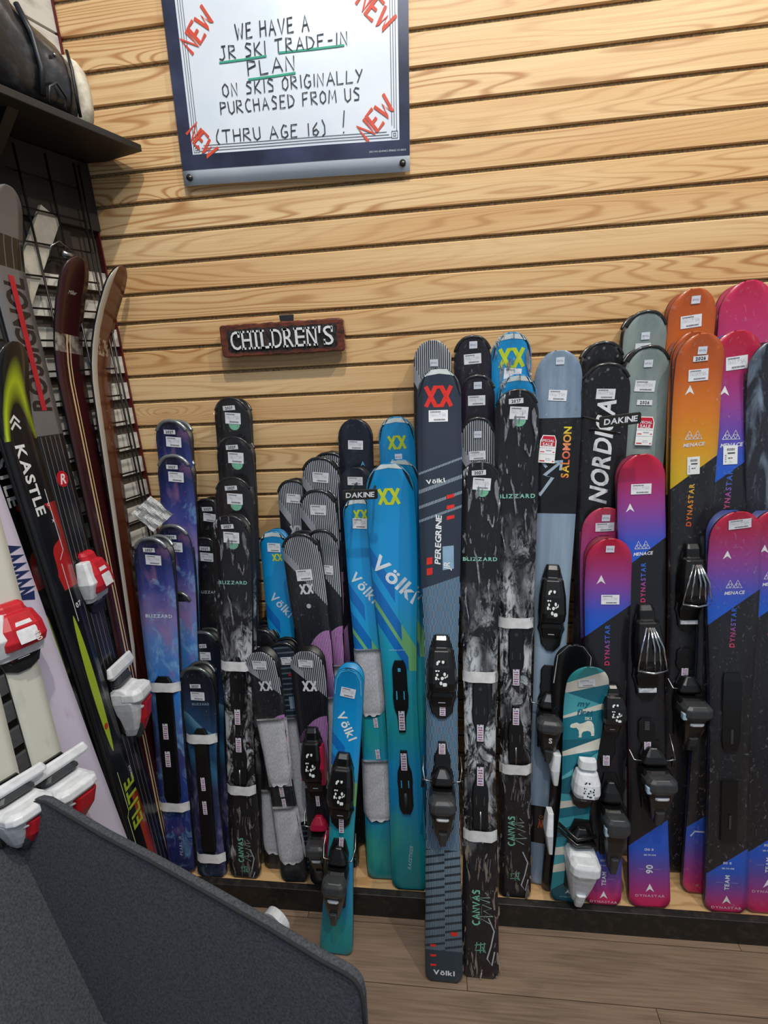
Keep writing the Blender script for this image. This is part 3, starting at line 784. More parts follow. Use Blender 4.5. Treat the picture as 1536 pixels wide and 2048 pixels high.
LIME, RED_ = '#c6d82a', '#e23028'
def xx(P, col, a, s, size, rot=0):
    t = [(-.5, .5), (-.36, .22)]
    P.strokes('logo', [[(-.70, -.55), (-.17, .50), (.17, .50), (.70, -.55)], [(-.70, .55), (-.17, -.50), (.17, -.50), (.70, .55)]], .22, col, a, s, size, rot)
def chevron(P, a, s, size, col='#eceef2'):
    P.plot('chevron_logo', [(-.5, -.5), (0, .6), (.5, -.5), (0, -.12)], [(0, 3, 1), (3, 2, 1)], flat(col, .4), a, s, size)
def menace(P, a, s, k=1.0):
    tr = []
    for x in (-.28, .28):
        tr += [[(x-.30, -.3), (x, .32), (x+.30, -.3), (x-.30, -.3)], [(x-.15, 0), (x+.15, 0), (x, -.3), (x-.15, 0)]]
    P.strokes('triangle_logo', tr, .05, '#dfe0ee', a, s, .034*k)
    P.text('MENACE', a+.001, s+.024*k, .0125*k, '#dfe0ee', 3, gap=.06, shear=.25)
GP_ = [(0, '#d9385c'), (.4, '#a8488f'), (.7, '#4a66c4'), (1, '#2f68cc')]
GO_ = [(0, '#d9522c'), (.5, '#dd8a2c'), (1, '#d8b83a')]

# ================================================================== the row of skis on the deck
def corners(P):   # white tip and black corner flashes of the blue skis
    w = P.W/2
    P.plot('tip_flash', [(-.44, -.02), (-.34, .16), (0, .245), (.34, .16), (.44, -.02), (.26, .04), (0, .075), (-.26, .04)], [(0, 7, 1), (1, 7, 6, 2), (2, 6, 5, 3), (3, 5, 4)], flat('#dfe8ea', .35), 0, .024, P.W)
    for sg in (-1, 1):
        P.plot('corner_flash', [(sg*.30, .30), (sg*.52, .16), (sg*.60, -.35), (sg*.50, -.30), (sg*.44, -.02), (sg*.30, .10)], [(0, 1, 5), (1, 4, 5), (1, 2, 3, 4)][::1], flat('#14181c', .35), 0, .034, P.W)
        P.strokes('corner_line', [[(sg*.50, .05), (sg*.545, -.24)], [(sg*.42, .16), (sg*.50, -.02)]], .035, '#dfe8ea', 0, .034, P.W, h=.0012)
G_COS = 'blue cloud-print skis at the left of the deck'
M_RIM = flat('#8e969c', .25, .6, name='silver_tip_guard')
def cos(label, tip, yt, tail, yb, w, ly=38, **k):
    P = Pair(label, tip, (tail, 0), w, yt=yt, yb=yb, design=cosmic, group=G_COS, back='#12141c', **k)
    P.guard(M_RIM, .006, .030); P.wrap()
    P.year(-.004, P.sp(tip[1]+22, 0), -3); P.lab(.004, P.sp(tip[1]+42), -5, .048, .030)
    return P
A1 = cos('blue cloud-print skis in wrap, tallest of the blue ones at the left', (338, 842), -.05, 404, -.26, 72)
A2 = cos('blue cloud-print skis in wrap, second tallest, just in front of the tallest', (343, 912), -.085, 400, -.305, 74)
A3 = cos('blue cloud-print skis just below the paper packet, right of the shortest', (340, 1052), -.135, 398, -.345, 74)
A4 = cos('frontmost blue cloud-print skis with two white foam straps, left end of deck', (296, 1078), -.205, 362, -.398, 80, waist=.80)
A4.text('BLIZZARD', .002, A4.sp(1232), .014, '#cfe0f2', -1, gap=.12, xs=1.1)
A4.strap(A4.sp(1372)); A4.strap(A4.sp(1610))
A4.loft('binding_plate', [(A4.sp(1352), .016, 0, .006), (A4.sp(1362), .027, 0, .008), (A4.sp(1590), .027, 0, .008), (A4.sp(1604), .02, 0, .006)], M_BP)
for y in (1460, 1515): A4.card('scale_sticker', .016, .05, M_SCALE, -.002, A4.sp(y), 0, h=.0092)
A4.text('PEARL JR', .012, A4.sp(1690), .014, '#9aa0c0', 90, gap=.12)
M_RIM2 = flat('#6e7475', .25, .7, name='gunmetal_tip_guard')
def teal(label, tip, yt, tail, yb, w, **k):
    P = Pair(label, tip, (tail, 0), w, yt=yt, yb=yb, design=tealwave, group='small navy and teal skis', back='#0f1116', **k)
    P.guard(M_RIM2, .0065, .03); P.wrap(); return P
B0 = teal('small navy skis half hidden behind the frontmost blue cloud-print skis', (350, 1186), -.165, 408, -.37, 62)
B3 = teal('small navy and teal skis, rearmost of the group of three', (409, 1241), -.12, 446, -.305, 62)
B4 = teal('small navy and teal skis with a price label, middle one of three', (401, 1266), -.18, 442, -.36, 70)
B4.year(-.004, B4.sp(1292), 2, w=.032); B4.lab(.0, B4.sp(1312), -2, .042, .026)
B4.text('BLIZZARD', .008, B4.sp(1338), .010, '#8c9ab8', 0, gap=.12)
B5 = teal('smallest navy and teal skis in front, white straps above and at the foot', (386, 1338), -.262, 426, -.404, 72)
B5.year(-.003, B5.sp(1372), 0, w=.034); B5.lab(.0, B5.sp(1392), -3, .044, .027)
B5.text('BLIZZARD', .006, B5.sp(1408), .010, '#8c9ab8', 0, gap=.12)
B5.strap(B5.sp(1475)); B5.strap(B5.sp(1712), a=.002)
B5.loft('binding_plate', [(B5.sp(1456), .012, 0, .006), (B5.sp(1466), .022, 0, .008), (B5.sp(1690), .024, 0, .008), (B5.sp(1705), .018, 0, .006)], M_BP)
for y in (1565, 1612): B5.card('scale_sticker', .013, .042, M_SCALE, -.001, B5.sp(y), 2, h=.0092)
# small black skis between
M_RIMB = flat('#1b1c20', .2, name='black_tip_guard', coat=.5)
def blk(label, tip, yt, tail, yb, w, design=blacksk, group=None, rim=M_RIMB, wr=True, **k):
    P = Pair(label, tip, (tail, 0), w, yt=yt, yb=yb, design=design, group=group, back=k.pop('back', '#101014'), **k)
    if rim: P.guard(rim, .005, .035)
    if wr: P.wrap()
    return P
D1 = blk('small black skis, tip left of the third tallest mint-dotted ones', (412, 1000), -.06, 448, -.23, 56)
D1.year(.0, D1.sp(1018), 2, w=.034); D1.lab(.004, D1.sp(1035), -6, .040, .026)
D2 = blk('small black skis at the left of the frontmost strapped black skis', (406, 1077), -.10, 444, -.27, 56)
D2.year(.0, D2.sp(1097), -2, w=.036); D2.lab(.004, D2.sp(1114), -4, .042, .028)
D2.text('BLIZZARD', .002, D2.sp(1184), .012, '#a7b4bc', 0, gap=.12)
G_CAN = 'black skis with a mint dot and grey foliage print'
def can(label, tip, yt, tail, yb, w, lab_px=(0, 0), zb=DZ+.001, wr=M_WRAP, **k):
    P = Pair(label, tip, (tail, 0), w, yt=yt, yb=yb, zb=zb, design=canvas, group=G_CAN, back='#101014', **k)
    P.guard(M_RIMB, .0042, .035)
    t = tip[1]; sc = w/78
    s2 = P.sp(t+46*sc)
    P.plot('mint_dot', [(.5*math.cos(i/20*6.283), .5*math.sin(i/20*6.283)) for i in range(20)], [tuple(range(20))], flat('#7fc0a4', .4), .006, s2+.012, .034, h=.0008)
    P.year(-.004, P.sp(t+20*sc), 3, w=.037); P.lab(.004, P.sp(t+42*sc), -4, .047, .032)
    P.wrap(wr)
    return P
C1 = can('black mint-dotted skis in the left half, tallest at the wall', (458, 797), -.05, 515, -.25, 74)
C2 = can('black mint-dotted skis in the left half, second tallest', (464, 875), -.09, 512, -.30, 76)
C3 = can('black mint-dotted skis in the left half, third tallest', (462, 956), -.13, 505, -.35, 78)
C4 = can('crumple-wrapped black skis with two white straps, frontmost of the left ones', (455, 1033), -.185, 492, -.400, 78, wr=M_WRAP2)
def canvas_low(P, y1, y2, yt1, yt2, yc, yg, k=1.0, br=True):
    P.strap(P.sp(y1)); P.strap(P.sp(y2))
    P.track(P.sp(y1)+.012, P.sp(yt1)); P.track(P.sp(yt2), P.sp(y2)-.004, flip=True)
    P.tubes('spring', [(0, P.sp(y2)-.065, .008), (0, P.sp(y2)-.006, .008)], .0035, M_STEEL)
    P.hand('CANVAS', -.010*k, P.sp(yc), .017*k, '#7fc9ae', 90, wd=.2, xs=1.15)
    pl = [[(-.5, -.1), (-.3, .3), (-.25, -.2), (-.1, .1), (0, -.15), (.1, .15), (.2, -.1), (.3, .35), (.35, -.1), (.5, .05)]]
    P.strokes('signature', pl, .03, '#9fb8b0', .016*k, P.sp(yc), .075*k, 90)
    P.strokes('pencil_marks', [[(x, -.5), (x+.12, .5)] for x in (-.5, -.2, .1, .4, .6)], .05, '#77737c', .004, P.sp(yc)-.105*k, .03*k)
    P.strokes('tail_emblem', [[(-.5, .2), (.5, .4)], [(-.4, -.1), (-.3, .5)], [(0, -.5), (.05, .5)], [(.3, -.4), (.4, .5)], [(-.5, -.3), (.45, -.2)], [(.15, .1), (.5, -.45)]], .09, '#6fae98', 0, P.sp(yg), .026*k)
    P.strokes('tail_curve', [[(.2, .9), (.42, .4), (.30, -.2), (.15, -.7), (.33, -.95), (.44, -.4)]], .05, '#b9b9c2', .008, P.sp(yg)-.018*k, .062*k)
C4.text('BLIZZARD', .0, C4.sp(1165), .014, '#8fd0bc', 0, gap=.14, xs=1.1)
canvas_low(C4, 1330, 1577, 1450, 1470, 1700, 1738, .92)
# striped grey/black/lilac skis in the middle
G_BLZ = 'black skis with pinstripes and lilac band'
E2b = blk('pinstriped black skis at the wall, rear one of the twin tips', (656, 907), -.045, 697, -.19, 76, blaze, G_BLZ)
E2 = blk('pinstriped black skis, front one of the twin tips left of the tall navy pair', (637, 917), -.085, 680, -.235, 78, blaze, G_BLZ)
E2.lab(.001, E2.sp(955), -5, .047, .030)
E1 = blk('pinstriped black skis, leftmost of the four rear ones', (583, 962), -.07, 628, -.225, 66, blaze, G_BLZ)
E1.lab(.0, E1.sp(997), -5, .042, .028); xx(E1, '#c9ccd6', .004, E1.sp(1062), .030)
E3 = blk('pinstriped black skis with a black padded tip above the blue-sided pile', (632, 982), -.125, 675, -.28, 76, blaze, G_BLZ)
E3.lab(.001, E3.sp(1020), -3, .046, .030)
F1 = Pair('narrow blue skis with lime logo, left of the frontmost pinstriped black skis', (543, 1062), (596, 0), 60, yt=-.12, yb=-.285, design=cyan, back='#0f78b0', group='blue skis with lime logo')
corners(F1); F1.lab(.0, F1.sp(1095), -4, .040, .028); xx(F1, LIME, .006, F1.sp(1115), .020); F1.text('V\u00f6lkl', .008, F1.sp(1210), .036, '#cfe2ee', -48, gap=.1)
E6 = blk('pinstriped black skis turned sideways, rightmost of the pinstriped ones', (676, 1062), -.10, 722, -.27, 52, blaze, G_BLZ, yaw=38)
E6.lab(.004, E6.sp(1140), -8, .03, .026)
E5 = blk('pinstriped black skis between the frontmost and the sideways ones', (640, 1062), -.155, 690, -.315, 64, blaze, G_BLZ)
E5.lab(.012, E5.sp(1140), -6, .028, .028)
E5.sleeve(E5.sp(1330), E5.sp(1560))
E4 = blk('tall pinstriped black skis with white logo and big lilac band, no foam sleeve', (594, 1070), -.19, 690, -.345, 78, blaze, G_BLZ)
E4.lab(.0, E4.sp(1150), 0, .047, .033); xx(E4, '#d6d8e2', .0, E4.sp(1178), .026)
E4.plot('badge', [(.5*math.cos(i/12*6.283), .5*math.sin(i/12*6.283)) for i in range(12)], [tuple(range(12))], flat('#b9bcc8'), .0, E4.sp(1212), .014)
E4.sleeve(E4.sp(1395), E4.sp(1600))
Sa = blk('small black skis, rear of the two low rims left of the lilac ones', (528, 1244), -.14, 566, -.315, 60)
Sb = blk('small black skis with a foam sleeve low down, second low rim', (518, 1262), -.195, 556, -.365, 62)
Sb.lab(.0, Sb.sp(1300), -3, .036, .024); Sb.sleeve(Sb.sp(1580), Sb.sp(1705))
E8 = Pair('narrow slate skis with a red square, between two lilac-banded short pairs', (560, 1288), (632, 0), 62, yt=-.215, yb=-.372, design=lambda n, P: n.mix(((n.s*60).fract() > .7)*((n.a*300).fract() > .4), '#26313f', '#7d8c9c'), back='#1a1c22')
E8.guard(M_RIMB, .006, .04); E8.lab(.008, E8.sp(1322), -2, .032, .025); E8.poly('red_mark', [(-.5, -.4), (.5, -.3), (.5, .4), (-.5, .3)], '#c5283a', .012, E8.sp(1350), .012)
E8.poly('pale_panel', [(-.7, -1), (.7, -.9), (.7, 1), (-.7, .9)], '#8ba6be', .010, E8.sp(1405), .020); E8.wrap(); E8.sleeve(E8.sp(1435), E8.sp(1640))
E7 = blk('short lilac-banded black skis, left one of the front two, with two foam sleeves', (514, 1305), -.265, 592, -.402, 66, blaze, G_BLZ, rim=None)
E7.lab(-.002, E7.sp(1330), -6, .042, .028); xx(E7, '#d6d8e2', .003, E7.sp(1372), .026)
E7.sleeve(E7.sp(1437), E7.sp(1570)); E7.card('scale_sticker', .013, .035, M_SCALE, .002, E7.sp(1582), 2, h=.002); E7.card('scale_sticker', .012, .03, M_SCALE, .004, E7.sp(1606), 2, h=.002); E7.sleeve(E7.sp(1613), E7.sp(1725))
E9 = blk('short lilac-banded black skis fitted with crimson and black bindings', (609, 1303), -.275, 650, -.404, 70, blaze, G_BLZ, rim=None, wr=False)
E9.lab(-.002, E9.sp(1327), -4, .042, .024); xx(E9, '#e0e2ea', .002, E9.sp(1372), .028)
E9.toe(E9.sp(1452), E9.sp(1600), 'crim', 0, .030); E9.card('scale_sticker', .011, .032, M_SCALE, .002, E9.sp(1598), 2, h=.009)
E9.heel(E9.sp(1628), E9.sp(1735), 'crim', .002, .027)
# navy pair, blue pairs
G1 = blk('navy skis with a small blue chevron, taller of the two', (707, 838), -.05, 738, -.20, 70, navysk, rim=None)
G1.lab(.001, G1.sp(890), -3, .044, .026); chevron(G1, .020, G1.sp(928), .014, '#5a9ac8')
G2 = blk('navy skis behind the small black display plate', (709, 935), -.095, 740, -.26, 70, navysk, rim=None)
G2.lab(-.001, G2.sp(962), -2, .044, .024)
G_CY = 'blue skis with lime logo'
F2 = Pair('blue skis with lime logo at the wall, in wrap, left of the tall slate skis', (790, 833), (838, 0), 74, yt=-.055, yb=-.22, design=cyan, back='#0f78b0', group=G_CY)
corners(F2); xx(F2, LIME, .0, F2.sp(885), .034); F2.small(.002, F2.sp(914)); F2.lab(.003, F2.sp(930)); F2.wrap()
F3r = Pair('blue-green skis right behind the broadest blue front skis', (797, 918), (846, 0), 80, yt=-.09, yb=-.31, design=cyan, back='#0f78b0', group=G_CY)
corners(F3r); F3r.wrap(); F3r.text('V\u00f6lkl', .012, F3r.sp(1170), .04, '#cfe2ee', -48)
F4 = Pair('blue skis with lime logo and grey foam sleeves, left of the broadest blue skis', (713, 995), (768, 0), 64, yt=-.13, yb=-.375, design=cyan, back='#0f78b0', group=G_CY, waist=.82, tailw=1.05)
corners(F4); xx(F4, LIME, .006, F4.sp(1030), .026); F4.lab(.002, F4.sp(1047), -5, .042, .030)
F4.text('V\u00f6lkl', .002, F4.sp(1175), .042, '#cfe2ee', -50, gap=.1); F4.sleeve(F4.sp(1298), F4.sp(1430)); F4.sleeve(F4.sp(1520), F4.sp(1640)); F4.card('scale_sticker', .012, .03, M_SCALE, .008, F4.sp(1445), 4); F4.card('scale_sticker', .012, .03, M_SCALE, .008, F4.sp(1508), 4)
F3 = Pair('broadest blue skis with lime logo and bare black mounting plates', (776, 926), (822, 0), 98, yt=-.14, yb=-.402, design=cyan, back='#0e6a78', group=G_CY, tailw=.80, waist=.68)
corners(F3); xx(F3, LIME, -.004, F3.sp(993), .040); F3.text('V\u00f6lkl', .004, F3.sp(1158), .060, '#dfeaf4', -45, gap=.1, xs=1.15)
F3.track(F3.sp(1320), F3.sp(1462), sc=flat('#3fa9d8')); F3.track(F3.sp(1500), F3.sp(1625), flip=True, sc=flat('#3fa9d8')); F3.tubes('spring', [(0, F3.sp(1583), .009), (0, F3.sp(1612), .009)], .005, M_GP)
F3.text('RACETIGER', .004, F3.sp(1715), .013, '#9fc8d8', 82, shear=.3); F3.text('MADE IN GERMANY', -.001, F3.sp(1300), .005, '#8fd0ec', 0)
F5 = Pair('small bright blue skis with black bindings, standing on the floor', (697, 1338), (672, 0), 60, yt=-.355, yb=-.532, zb=.001, design=cyan, back='#1290cc', waist=.86, tailw=1.15, group=G_CY)
F5.strokes('edge_line', [[(-.5, -.6), (-.46, 0), (-.3, .32), (0, .44), (.3, .32), (.46, 0), (.5, -.6)]], .03, '#6fd0f0', 0, .036, F5.W*.88)
F5.lab(.0, F5.sp(1385), -8, .040, .028); F5.text('V\u00f6lkl', .0, F5.sp(1452), .034, '#eef6fa', -62, gap=.1)
F5.toe(F5.sp(1503), F5.sp(1655), 'black', -.004, .031); F5.card('scale_sticker', .013, .045, M_SCALE, .0, F5.sp(1645), 4, h=.010); F5.heel(F5.sp(1690), F5.sp(1822), 'black', -.004, .030)
F5.card('scale_sticker', .012, .03, M_SCALE, .002, F5.sp(1680), 0, h=.009)
# tall centre group
H0 = blk('pinstriped skis at the wall right behind the tall slate skis', (864, 680), -.05, 880, -.20, 78, blaze, None, rim=None)
H0.small(.004, H0.sp(726))
I1 = blk('plum-black skis at the wall, tallest of two plain dark ones', (945, 673), -.05, 958, -.20, 74, purplesk, 'plum-black skis')
I1.small(.002, I1.sp(690)); I1.lab(.0, I1.sp(718), 2, .046, .026)
I2 = blk('plum-black skis, second and lower one of two', (954, 752), -.085, 964, -.25, 72, purplesk, 'plum-black skis')
I2.small(.002, I2.sp(771)); I2.lab(-.001, I2.sp(801), 0, .046, .026)
I3 = blk('pinstriped skis peeking out just above the mint-dotted black skis on the floor', (955, 837), -.12, 962, -.30, 68, blaze)
I3.small(.001, I3.sp(869)); I3.lab(.0, I3.sp(911), 2, .044, .024)
H = Pair('tall slate-blue skis with red logo and black bindings, standing on the floor', (878, 735), (888, 0), 88, yt=-.13, yb=-.575, zb=.001, design=peregrine, back='#1c2530', waist=.72, tailw=.86)
corners(H); xx(H, RED_, -.002, H.sp(793), .047); H.lab(-.003, H.sp(832), 0, .050, .030)
H.text('V\u00f6lkl', -.012, H.sp(962), .016, '#e8edf2', 6, gap=.1, xs=1.3); H.text('PEREGRINE', -.006, H.sp(1080), .021, '#e8edf2', 88, gap=.05, shear=.15, xs=1.25)
H.poly('pale_panel', [(-.5, -1.15), (.5, -1.0), (.5, 1.1), (-.5, 1.0)], '#8fb2cf', .020, H.sp(1115), .029); H.text('JR', .016, H.sp(1132), .022, '#e8edf2', 90, shear=.2, h=.0012)
for y in (993, 1014, 1035): H.poly('red_mark', [(-.5, -.35), (.5, -.1), (.5, .35), (-.5, .15)], RED_, .027, H.sp(y), .020)
for y in (1122, 1143): H.poly('red_mark', [(-.5, -.7), (.5, -.5), (.5, .7), (-.5, .5)], RED_, -.029, H.sp(y), .015)
H.poly('red_mark', [(-.5, -.3), (.5, -.3), (.5, .3), (-.5, .3)], RED_, .028, H.sp(1866), .017)
for y in (1892, 1912, 1931): H.poly('red_mark', [(-.5, -.25), (.5, -.15), (.5, .2), (-.5, .2)], RED_, -.028, H.sp(y), .015)
H.text('V\u00f6lkl', .0, H.sp(1945), .018, '#e8edf2', 0, gap=.12, xs=1.3)
H.toe(H.sp(1268), H.sp(1435), 'black', 0, .034); H.card('scale_sticker', .015, .036, M_SCALE, .002, H.sp(1415), 0, h=.009)
H.track(H.sp(1482), H.sp(1560), flip=True, slots=False); H.heel(H.sp(1535), H.sp(1668), 'black', 0, .032)
I4 = can('black mint-dotted skis standing on the floor beside the tall slate-blue skis', (961, 925), -.16, 960, -.558, 80, zb=.001, wr=M_WRAP2, waist=.76, tailw=.92)
I4.text('BLIZZARD', .0, I4.sp(1118), .014, '#8fd0bc', 0, gap=.16, xs=1.15); canvas_low(I4, 1352, 1668, 1484, 1527, 1815, 1895, 1.1)
G_J = 'wrapped blue skis with lime logo'
J1 = Pair('wrapped blue skis with big lime logo at the wall beside the plum-black ones', (1024, 664), (1030, 0), 80, yt=-.05, yb=-.24, design=cyan, back='#0f78b0', group=G_CY)
corners(J1); xx(J1, LIME, .0, J1.sp(716), .044); J1.lab(.003, J1.sp(748)); J1.wrap(M_WRAP2)
J2 = Pair('blue skis in wrap, only their tip showing above the mint-dotted black skis', (1036, 748), (1034, 0), 78, yt=-.09, yb=-.29, design=cyan, back='#0f78b0', group=G_CY)
corners(J2); J2.wrap(M_WRAP2)
J3 = can('black mint-dotted skis in shiny wrap, tallest in the middle, on the deck', (1036, 780), -.125, 1029, -.402, 86, wr=M_WRAP2, waist=.74, tailw=.80)
J3.text('BLIZZARD', .0, J3.sp(992), .015, '#8fd0bc', 0, gap=.16, xs=1.15); canvas_low(J3, 1244, 1535, 1372, 1410, 1662, 1752, 1.05)
# grey-blue skis with rainbow name
K = Pair('grey-blue skis with rainbow lettering on black and a red sale tag', (1119, 700), (1086, 0), 92, yt=-.07, yb=-.362, design=salomon, back='#5d7186', waist=.70, tailw=.80, yaw=-8)
K.small(.003, K.sp(722)); K.lab(.0, K.sp(791), -4, .046, .028); K.wrap(s1=.25)
K.text('SALOMON', .026, K.sp(905), .027, '#fff', 88, gap=.07, grad=[(0, '#e06a3c'), (.12, '#e8c93a'), (.35, '#e4543c'), (.55, '#e88a6a'), (.8, '#e8a83a'), (1, '#e6d832')])
K.strokes('arrow_logo', [[(-.5, -.9), (.1, .0), (-.3, .1), (.45, .75)], [(.1, .75), (.5, .8), (.45, .35)], [(-.5, .9), (-.2, .5)]], .13, '#9db2c6', -.012, K.sp(955), .055)
K.toe(K.sp(1128), K.sp(1300), 'black', .0, .031); K.heel(K.sp(1385), K.sp(1505), 'black', .0, .032, txt=False); K.track(K.sp(1330), K.sp(1415), flip=False, w=.024, slots=False)
K.text('S', .002, K.sp(1452), .020, '#dfe3e6', 0, h=.078); K.text('OST', -.004, K.sp(1634), .013, '#b06a34', 0, bold=0); K.strokes('orange_scrawl', [[(-.5+i*.07, -.3+.6*(i % 2)) for i in range(15)], [(-.5+i*.07, .3-.5*((i//2) % 2)) for i in range(15)]], .07, '#b0552c', .004, K.sp(1649), .046)
# white-lettered black skis
L1 = blk('black riveted skis at the wall, behind the ones with huge white letters', (1209, 685), -.05, 1180, -.21, 84, nordica)
L2 = blk('black skis with huge white lettering running up them', (1217, 728), -.095, 1155, -.29, 94, nordica, waist=.74, yaw=-6)
for P in (L1, L2):
    for a, s in ((-.036, .036), (0, .014), (.036, .036)):
        P.plot('rivet', [(.5*math.cos(i/10*6.283), .5*math.sin(i/10*6.283)) for i in range(10)], [tuple(range(10))], flat('#8d8b90', .3, .6), a, s, .007, h=.001)
L2.lab(.0, L2.sp(788), -2, .046, .026)
L2.text('NORDICA', .0, L2.sp(905), .062, '#e6e9ee', 88, gap=.07, shear=.22, xs=.92)
M1 = blk('grey-green skis at the wall, taller of the two', (1296, 623), -.05, 1250, -.20, 84, sage, 'grey-green skis')
M1.small(.0, M1.sp(672)); M1.card('year_sticker', .038, .014, flat('#e8ebf2'), -.004, M1.sp(692), -2)
M2 = blk('grey-green skis with a red sale tag, lower of the two', (1301, 693), -.09, 1242, -.25, 88, sage, 'grey-green skis')
M2.small(.0, M2.sp(727)); M2.lab(-.003, M2.sp(772), -4, .050, .028); M2.year(-.001, M2.sp(805), -4, '2026', .038)
def saletg(P, s, a, par):
    o = P.card('sale_tag', .042, .074, M_SALE, a, s, -4, h=.006, cut=1)
    for t, ds in (('SPECIAL', -.0225), ('SALE', -.0125)):
        V, Fc, w = layout(t, 1, .05); P.plot('lettering', V, Fc, M_WP, a, s+ds, .034/w if t == 'SPECIAL' else .0115, -4, h=.0066, parent=o)
    return o
saletg(K, K.sp(898), -.022, None); saletg(M2, M2.sp(862), .002, None)
K.poly('tag_strap', [(-.5, -1), (.5, -1), (.5, 1), (-.5, 1)], '#4c5058', -.022, K.sp(898), .022, -20, h=.004)
# orange and pink skis
def pinkish(P, ych, ymen, ydyn, sz=1.0, g=GP_, ach=-.014, a=.0, tail=None):
    if ych: chevron(P, ach, P.sp(ych), .022*sz)
    if ymen: menace(P, a, P.sp(ymen), sz)
    if ydyn: P.text('DYNASTAR', a, P.sp(ydyn), .0175*sz, '#fff', 88, gap=.16, grad=g)
    if tail:
        t, y1, y2, y3 = tail
        P.text(t, .0, P.sp(y1), .026*sz if t == '90' else .017*sz, '#dfe4f4', 88, gap=.08)
        chevron(P, 0, P.sp(y2), .024*sz); P.text('DYNASTAR', 0, P.sp(y3), .011*sz, '#d9a8c4', 0, gap=.16, xs=1.2)
        P.strokes('hairline', [[(-1, 0), (-.35, 0)], [(.35, 0), (1, 0)]], .03, '#b9a9d4', 0, P.sp(y1), .028)
        P.text('130 11' if t == '90' else '110 8', .0, P.sp(y1)-.062*sz, .010*sz, '#cfd8f4', 0, xs=1.2); P.text('118-90-108', .002, P.sp(y1)-.045*sz, .007*sz, '#cfd8f4', 0, xs=1.1)
N1 = blk('orange skis at the wall, tallest of the three orange ones', (1391, 576), -.05, 1346, -.21, 92, fadeski(ORNG, 880), 'orange skis', rim=None, wr=True, back='#8a3d22')
N1.small(.004, N1.sp(600)); N1.lab(-.002, N1.sp(643), 3, .050, .030); chevron(N1, -.018, N1.sp(690), .022)
N2 = blk('orange skis, middle one, mostly hidden behind the front orange ones', (1392, 662), -.085, 1342, -.25, 84, fadeski(ORNG, 960), 'orange skis', rim=None, back='#8a3d22')
chevron(N2, -.026, N2.sp(777), .022)
N3 = blk('orange skis with white chevron and chrome-toed bindings, frontmost orange ones', (1408, 666), -.125, 1345, -.295, 92, fadeski(ORNG, 945), 'orange skis', rim=None, waist=.72, back='#8a3d22')
N3.small(.002, N3.sp(701)); N3.year(-.0, N3.sp(717), 2, '2026', .034); N3.lab(-.001, N3.sp(750), 2, .046, .028)
pinkish(N3, 780, 870, 1010, 1.0, GO_, -.018, -.004); N3.card('size_sticker', .030, .045, M_TALL, -.001, N3.sp(931), 2)
N3.toe(N3.sp(1085), N3.sp(1262), 'chrome', .003, .031); N3.track(N3.sp(1295), N3.sp(1350), slots=False, w=.022); N3.heel(N3.sp(1350), N3.sp(1478), 'look', .010, .036)
O1 = blk('pink skis at the wall, tallest of all', (1500, 560), -.05, 1462, -.21, 102, fadeski([(0, '#c8204a'), (.4, '#b8387a'), (1, '#7a48a8')], 900), 'pink and blue skis', rim=None, back='#a0224a')
O2 = blk('tall wrapped pink-to-blue skis with white triangles logo and size sticker', (1480, 660), -.095, 1403, -.355, 104, fadeski(PINK, 948, t1=1630), 'pink and blue skis', rim=None, waist=.74, tailw=.85, back='#2a4a90')
O2.lab(.004, O2.sp(726), 6, .050, .032); pinkish(O2, 782, 870, 985, 1.05, GP_, -.018, .004); O2.card('size_sticker', .034, .048, M_TALL, .004, O2.sp(910), 2)
O2.strokes('white_band', [[(-1, -.35), (-.75, 0), (1, 0)]], .10, '#cdd2e4', .0, O2.sp(1664), .042)
O3 = blk('dark blue-black wrapped skis cut off by the right edge of the photo', (1556, 678), -.12, 1525, -.31, 96, lambda n, P: n.mix(n.noise(n.a*20, n.s*6, 2.0, det=5, dist=1).ramp01(.5, .7), '#23242e', '#7f92aa'), None, rim=None)
P1 = Pair('mid-height crimson skis with a large 90 at the tail and chrome-toed bindings', (1286, 908), (1298, 0), 92, yt=-.16, yb=-.404, design=fadeski(PINK, 1110, t1=1665), back='#7a1a3a', group='pink and blue skis', waist=.80, tailw=.92)
P1.lab(-.001, P1.sp(978), -1, .050, .027); pinkish(P1, 1015, 1090, 1165, .95, GP_, -.028, .0, ('90', 1738, 1776, 1791))
P1.toe(P1.sp(1207), P1.sp(1400), 'chrome', .002, .032); P1.track(P1.sp(1435), P1.sp(1500), slots=False, w=.022, rack=True); P1.heel(P1.sp(1492), P1.sp(1625), 'look', .012, .036)
P2 = blk('wrapped pink skis peeking out just behind the shortest pink ones', (1213, 1015), -.155, 1188, -.33, 88, fadeski([(0, '#c0304c'), (.5, '#a8489a'), (1, '#6a60b8')], 1250), 'pink and blue skis', rim=None, back='#a04060')
P2.small(.001, P2.sp(1036)); P2.lab(.0, P2.sp(1054), 2, .048, .024); chevron(P2, -.030, P2.sp(1108), .020)
P3 = Pair('shortest pink-to-blue skis, unwrapped, with slim black bindings', (1222, 1077), (1205, 0), 90, yt=-.215, yb=-.406, design=fadeski(PINK, 1242, t1=1695), back='#7a1a3a', group='pink and blue skis', waist=.80, tailw=.82)
P3.small(.0, P3.sp(1098)); chevron(P3, -.018, P3.sp(1160), .023); P3.lab(.006, P3.sp(1199), 0, .046, .026); P3.text('DYNASTAR', .0, P3.sp(1290), .0175, '#fff', 90, gap=.16, grad=GP_)
pinkish(P3, None, None, None, .9, GP_, 0, 0, ('TEAM', 1757, 1790, 1803))
P3.toe(P3.sp(1365), P3.sp(1475), 'black', .012, .026); P3.track(P3.sp(1455), P3.sp(1530), slots=False, w=.024); P3.heel(P3.sp(1560), P3.sp(1720), 'look', .012, .030, wires=False, txt=False)
